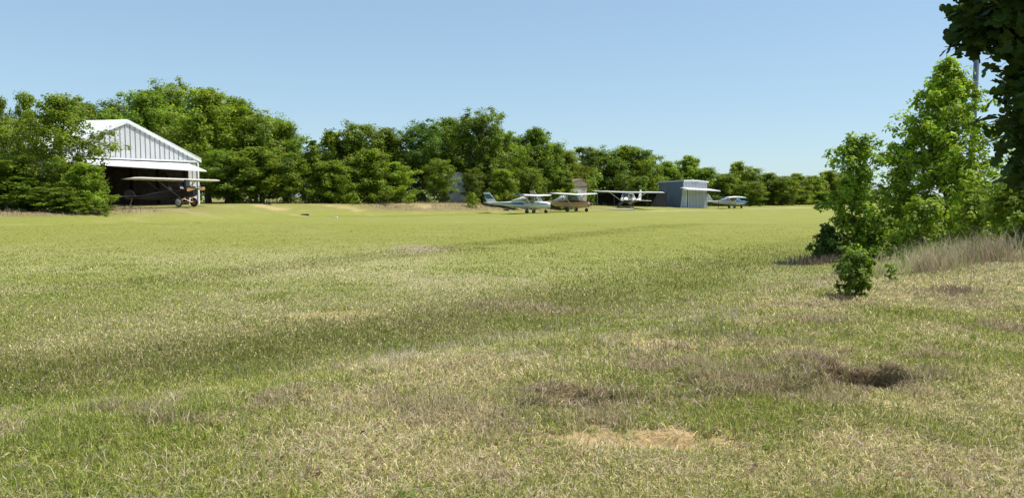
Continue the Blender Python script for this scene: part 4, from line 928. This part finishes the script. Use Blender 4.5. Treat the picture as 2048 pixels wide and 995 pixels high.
def parasol():
    Y = 55.5; X = px(362, Y); yaw = heading(362, Y, 40)
    e = empty('antique_aircraft', (X, Y, float(gz(X, Y)) + .02), yaw, 'black antique open-cockpit airplane with cream parasol wing in front of the hangar', 'airplane'); e.scale = (1.05,) * 3; e.rotation_euler = (0, R(-3), yaw)
    st = [(1.35, .22, .78, 1.22), (1.0, .30, .68, 1.30), (.3, .34, .60, 1.28), (-.6, .34, .58, 1.26), (-1.6, .30, .62, 1.20), (-3.0, .16, .74, 1.04), (-4.3, .03, .84, .96)]
    m = loft(st, 16, None, .35); m.build('fuselage', NOIR, e)
    m = MB(); m.tube([(-.05, 0, 1.29), (-.05, 0, 1.30)], [.28, .28], 16); m.tube([(-1.0, 0, 1.24), (-1.0, 0, 1.255)], [.25, .25], 16); m.build('cockpit_opening', BLACK, e)
    for x in (.28, -.72): m = MB(); m.prism([(x, -.2, 1.26), (x, .2, 1.26), (x - .10, .14, 1.50), (x - .10, -.14, 1.50)], (.01, 0, 0)); m.build('windscreen', glassmat('windscreen', (.5, .5, .5), .45), e)
    m = MB(); m.box((.62, -.20, 1.27), (.78, .20, 1.92)); m.build('radiator', SATIN, e)
    m = MB(); m.box((.80, -.14, 1.2), (1.30, .14, 1.42)); [m.tube([(1.25 - .12 * k, -.13, 1.32), (1.25 - .12 * k, -.26, 1.28)], .03, 6) for k in range(4)]; m.build('engine', SATIN, e)
    sp = 4.45; wz = 1.92
    wingmesh([(-sp, -.1, .75, wz + .02, .03), (-sp + .35, .35, 1.3, wz + .03, .09), (-sp + .7, .48, 1.5, wz + .02, .12), (0, .5, 1.52, wz, .14), (sp - .7, .48, 1.5, wz + .02, .12), (sp - .35, .35, 1.3, wz + .03, .09), (sp, -.1, .75, wz + .02, .03)]).build('wing', FABR, e, True)
    for sg in (-1, 1):
        for x0, x1 in ((.35, .3), (-.55, -.55)): m = MB(); m.tube([(x0, sg * .3, 1.25), (x1, sg * .4, wz)], .022, 5); m.build('cabane_strut', SATIN, e)
        for x0, x1 in ((.35, .25), (-.55, -.6)): m = MB(); m.tube([(x0, sg * .32, .66), (x1, sg * 2.5, wz)], .028, 5); m.build('wing_strut', SATIN, e)
        m = MB(); m.tube([(.75, sg * .28, .70), (.55, sg * .70, .33)], .03, 5); m.tube([(0, sg * .28, .64), (.5, sg * .70, .33)], .03, 5); m.build('gear_leg', WOODP, e)
        o = wheel(e, (.53, sg * .78, .33), .33, .11, dmat=mat('cream_disc' if sg < 0 else 'rust_disc', (.30, .31, .25) if sg < 0 else (.34, .13, .06), .6))
        m = MB(); m.lathe_y([(.001, sg * .10), (.10, sg * .09), (.27, sg * .045), (.27, 0)], (0, 0, 0), 20); m.build('wheel_disc', o.children[0].data.materials[0], o, True)
    m = MB(); m.tube([(.53, -.72, .33), (.53, .72, .33)], .03, 6); m.build('axle', WOODP, e)
    m = MB(); m.tube([(-1.3, -.31, 1.14), (.4, -.345, 1.16)], .012, 5); m.build('trim_line', RUST, e)
    prop(e, (1.42, 0, 1.22), .95, (WOODP, SATIN), .06, .07, .085)
    m = MB(); pts = [(-3.75, -.015, .95), (-4.0, -.015, 1.35), (-4.35, -.015, 1.50), (-4.75, -.015, 1.38), (-4.85, -.015, 1.1), (-4.7, -.015, .8), (-4.3, -.015, .76)]; m.prism(pts, (0, .03, 0)); m.build('fin', NOIR, e)
    wingmesh([(-1.15, -4.0, .5, .98, .03), (-.1, -3.55, .95, .98, .04), (.1, -3.55, .95, .98, .04), (1.15, -4.0, .5, .98, .03)]).build('tailplane', NOIR, e)
    m = MB(); m.tube([(-4.1, 0, .84), (-4.5, 0, .12)], .03, 5); m.build('tail_skid', WOODP, e)
parasol()

# ------------------------------------------------------------------ silver hangar with raised door
SILV = mat('galvanised_sheet', (.58, .60, .64), .5, metal=.15, var=.15, scale=.7)
SILV_SHADE = mat('shaded_galvanised_sheet', (.20, .235, .285), .6, var=.2, scale=.7)  # darker copy of the galvanised sheet, holds the left wall's shade
def silver():
    g = .10; Y0 = 112.0; N = Vector((px(1366, Y0), Y0)); Rr = Vector((px(1413, 114.5), 114.5)); B = Vector((px(1318, 123), 123)); d = (Rr - N).normalized(); W = (Rr - N).length; bk = (B - N); LN = bk.length; bk.normalize(); nrm = Vector((d.y, -d.x))
    e = empty('metal_hangar', (N.x, N.y, g), 0, 'small silver corrugated hangar with low curved roof and raised door', 'hangar'); o = Vector((N.x, N.y, g))
    def w(s, out, z, back=0.): q = N + d * s + nrm * out + bk * back; return V3(q, z + g) - o
    H0 = 4.0; cur = lambda s: H0 + .12 * math.sin(s / W * math.pi) - .16 * s / W
    m = MB(); k = 8; top = [w(W * i / k, 0, cur(W * i / k)) for i in range(k + 1)]
    m.prism([w(-.55, 0, 0), w(.75, 0, 0), w(.75, 0, 2.75), w(-.1, 0, 2.75)], V3(nrm * -.08, 0)); m.prism([w(.95, 0, 0), w(W + .1, 0, 0), w(W, 0, 2.75), w(.95, 0, 2.75)], V3(nrm * -.08, 0))
    m.prism([w(0, 0, 2.753), w(W, 0, 2.753)] + top[::-1], V3(nrm * -.08, 0))
    s = -.3
    while s < W - .05:
        if s > .98 or s < .6: m.prism([w(s, .003, .05), w(s + .07, .003, .05), w(s + .07, .003, 2.7), w(s, .003, 2.7)], V3(nrm * .04, 0), 1)
        if s > .1: m.prism([w(s, .003, 2.9), w(s + .07, .003, 2.9), w(s + .07, .003, cur(s) - .15), w(s, .003, cur(s) - .15)], V3(nrm * .04, 0), 1)
        s += .3
    m.build('front_wall', [SILV, mat('seam_grey', (.36, .38, .42), .6)], e)
    m = MB(); m.prism([w(-.50, -.1, 0), w(-.5, -.1, 0, LN), w(0, -.1, H0 - .05, LN), w(0, -.1, H0 - .05)], V3(d * .06, 0))
    q = .3
    while q < LN: m.prism([w(-.52, -.1, 0, q), w(-.52, -.1, 0, q + .08), w(-.03, -.1, H0 - .1, q + .08), w(-.03, -.1, H0 - .1, q)], V3(d * .015, 0)); q += .45
    m.build('side_wall', SILV_SHADE, e)
    m = MB(); m.prism([w(W - .06, -.1, 0), w(W - .06, -.1, 0, LN), w(W - .06, -.1, H0 - .2, LN), w(W - .06, -.1, H0 - .2)], V3(d * .06, 0)); m.prism([w(0, 0, 0, LN), w(W, 0, 0, LN), w(W, 0, H0 - .2, LN), w(0, 0, H0 - .1, LN)], V3(bk * .06, 0)); m.build('back_wall', SILV_SHADE, e)
    m = MB()
    for i in range(k):
        s0, s1 = -.12 + (W + .24) * i / k, -.12 + (W + .24) * (i + 1) / k
        m.prism([w(s0, .2, cur(min(max(s0, 0), W))), w(s1, .2, cur(min(max(s1, 0), W))), w(s1, -.2, cur(min(max(s1, 0), W)), LN + .3), w(s0, -.2, cur(min(max(s0, 0), W)), LN + .3)], (0, 0, .20))
    m.build('roof', WHITE_TIN, e)
    m = MB(); m.prism([w(-.75, .12, 2.98), w(W + .4, .12, 2.78), w(W + .9, 1.9, 2.50), w(-1.2, 1.9, 2.74)], (0, 0, .12)); m.build('door', WHITE_TIN, e)
    m = MB(); m.tube([w(W + .75, 1.7, .05), w(W + .75, 1.7, 2.5)], .04, 6); m.build('door_prop', SATIN, e)
    m = MB(); m.prism([w(.75, -.05, 0), w(.95, -.05, 0), w(.95, -.05, 2.75), w(.75, -.05, 2.75)], V3(nrm * -.04, 0)); m.build('wall_gap', BLACK, e)
silver()

def open_shed():
    Y0 = 106; x0, x1 = px(1196, Y0), px(1322, Y0 + 6); g = .38
    e = empty('open_shed', (x0, Y0, g), 0, 'low dark open-fronted shed behind the white airplane', 'shed')
    dk = mat('dark_weathered_boards', (.035, .035, .04), .9, var=.3); W = x1 - x0; D = 8
    m = MB(); m.hexa([(0, 1, 1.95), (W, 4, 2.1), (W + .5, 4 + D, 1.8), (.5, D, 1.8)], [(0, 1, 2.05), (W, 4, 2.2), (W + .5, 4 + D, 1.9), (.5, D, 1.9)]); m.build('roof', dk, e)
    m = MB(); m.hexa([(.5, D, -.3), (W + .5, D + 4, -.3), (W + .5, D + 4.1, -.3), (.5, D + .1, -.3)], [(.5, D, 1.8), (W + .5, D + 4, 1.8), (W + .5, D + 4.1, 1.8), (.5, D + .1, 1.8)]); m.build('back_wall', dk, e)
    m = MB(); m.hexa([(W - 1.4, 3.6, -.3), (W + .4, 3.9, -.3), (W + .4, 4.0, -.3), (W - 1.4, 3.7, -.3)], [(W - 1.2, 3.6, 2.06), (W + .4, 3.9, 2.06), (W + .4, 4.0, 2.06), (W - 1.2, 3.7, 2.06)]); m.build('side_panel', dk, e)
    for i in range(5):
        t = i / 4; m = MB(); m.box((W * t - .07, 1.1 + 3 * t, -.3), (W * t + .07, 1.24 + 3 * t, 1.96)); m.build('post', mat('grey_green_post', (.18, .21, .14), .9) if i == 0 else dk, e)
    m = MB(); Yp = 99.0
    xs0, xs1 = px(1180, Yp), px(1268, Yp); zz = float(gz((xs0 + xs1) / 2, Yp)) + .04
    m.box((xs0, Yp - 1.0, zz - .25), (xs1, Yp + 3.5, zz + .02)); o = m.build('concrete_pad', mat('pale_concrete', (.58, .53, .44), .9, var=.15, scale=1), None); tag(o, 'pale concrete strip on the ground under the white airplane', 'concrete pad', kind='structure')
open_shed()

def back_buildings():
    CREAM = mat('tan_siding', (.55, .46, .38), .8, var=.1, scale=1); BROOF = mat('brown_roof_edge', (.25, .16, .11), .8); WS = mat('white_siding', (.75, .73, .70), .7, var=.06)
    for nm, p0, p1, ytop, Y, m1, lab in (('storage_shed', 1140, 1177, 366, 101, CREAM, 'tan gabled shed half hidden by the tree behind the brown and tan plane'),
                                    ('storage_building', 896, 940, 354, 92.0, WS, 'white building glimpsed through the dark hollow of the middle clump')):
        x0, x1 = px(p0, Y), px(p1, Y); g = float(gz(x0, Y)); H = pz(ytop, Y) - g; W = x1 - x0; D = 5 if nm == 'storage_shed' else 2.6
        e = empty(nm, (x0, Y, g), R(22), lab, 'building')
        m = MB(); m.prism([(0, 0, -.2), (W, 0, -.2), (W, 0, H), (W / 2 if nm == 'storage_building' else W * .72, 0, H + .5), (0, 0, H)], (0, D, 0)); m.build('wall', m1, e)
        m = MB(); mx_ = W / 2 if nm == 'storage_building' else W * .72
        m.prism([(-.2, -.2, H - .02), (mx_, -.2, H + .52), (mx_, D + .2, H + .52), (-.2, D + .2, H - .02)], (0, 0, .1)); m.prism([(mx_, -.2, H + .52), (W + .25, -.2, H - .05), (W + .25, D + .2, H - .05), (mx_, D + .2, H + .52)], (0, 0, .1)); m.build('roof', BROOF if m1 is CREAM else WHITE_TIN, e)
        m = MB(); m.box((.0, -.04, H * .80), (W, -.01, H * .86)); m.build('trim', BROOF if m1 is CREAM else WHITE_TIN, e)
        m = MB(); m.box((W * .25, -.03, -.1), (W * .25 + 1.0, -.005, 2.1)); m.build('door', PAINTG, e)
back_buildings()

# ------------------------------------------------------------------ pole, small things on the ground
Y = 38; X = px(1938, Y); g = float(gz(X, Y))
e = empty('metal_pole', (X, Y, g), 0, 'tall dark grey metal pole rising behind the big young oak', 'pole')
POLE = mat('blue_grey_steel', (.13, .155, .19), .5, metal=.3, var=.2, scale=3)
m = MB(); m.tube([(0, 0, -.3), (0, 0, 5), (.05, 0, 11.5)], [.16, .14, .11], 12); m.build('shaft', POLE, e, True)
m = MB(); m.tube([(0, 0, 0), (0, 0, .25)], [.24, .22], 12); m.build('base_collar', POLE, e)
m = MB(); m.tube([(.05, 0, 11.4), (.4, 0, 11.75), (1.2, 0, 11.85)], .05, 8); m.build('arm', POLE, e)

def lumps():
    dk = mat('dark_block_surface', (.05, .04, .035), .9, var=.4); pl = mat('pale_stone', (.6, .56, .5), .9, var=.2)
    for nm, p, v, Y, sx, sy, sz, m1, lab in (('dark_block', 535, 411, 68, .5, .2, .14, dk, 'dark timber block lying on the far side of the sandy patch'),
             ('dark_block', 610, 419, 64.5, .5, .2, .16, dk, 'dark timber block lying at the right tip of the sandy patch'),
             ('dark_block', 1012, 419, 86, .5, .3, .2, dk, 'dark lump under the tail of the teal-striped plane'),  # plain dark block
             ('pale_rock', 671, 429, 62, .3, .2, .12, pl, 'small pale rock in the green strip below the red bank')):
        X = px(p, Y); g = float(gz(X, Y)); r = random.Random(p)
        e = MB(); j = lambda: r.uniform(.85, 1.12) * .75
        lo = [(-sx * j(), -sy * j(), -.05), (sx * j(), -sy * j(), -.05), (sx * j(), sy * j(), -.05), (-sx * j(), sy * j(), -.05)]; hi = [(a * .88, b * .8, sz * j()) for a, b, c in lo]
        e.hexa(lo, hi); o = e.build(nm, m1); o.location = (X, Y, g); o.rotation_euler.z = r.uniform(-.3, .3); tag(o, lab, nm.split('_')[1])
        bv = o.modifiers.new('edge', 'BEVEL'); bv.width = .03; bv.segments = 2
lumps()
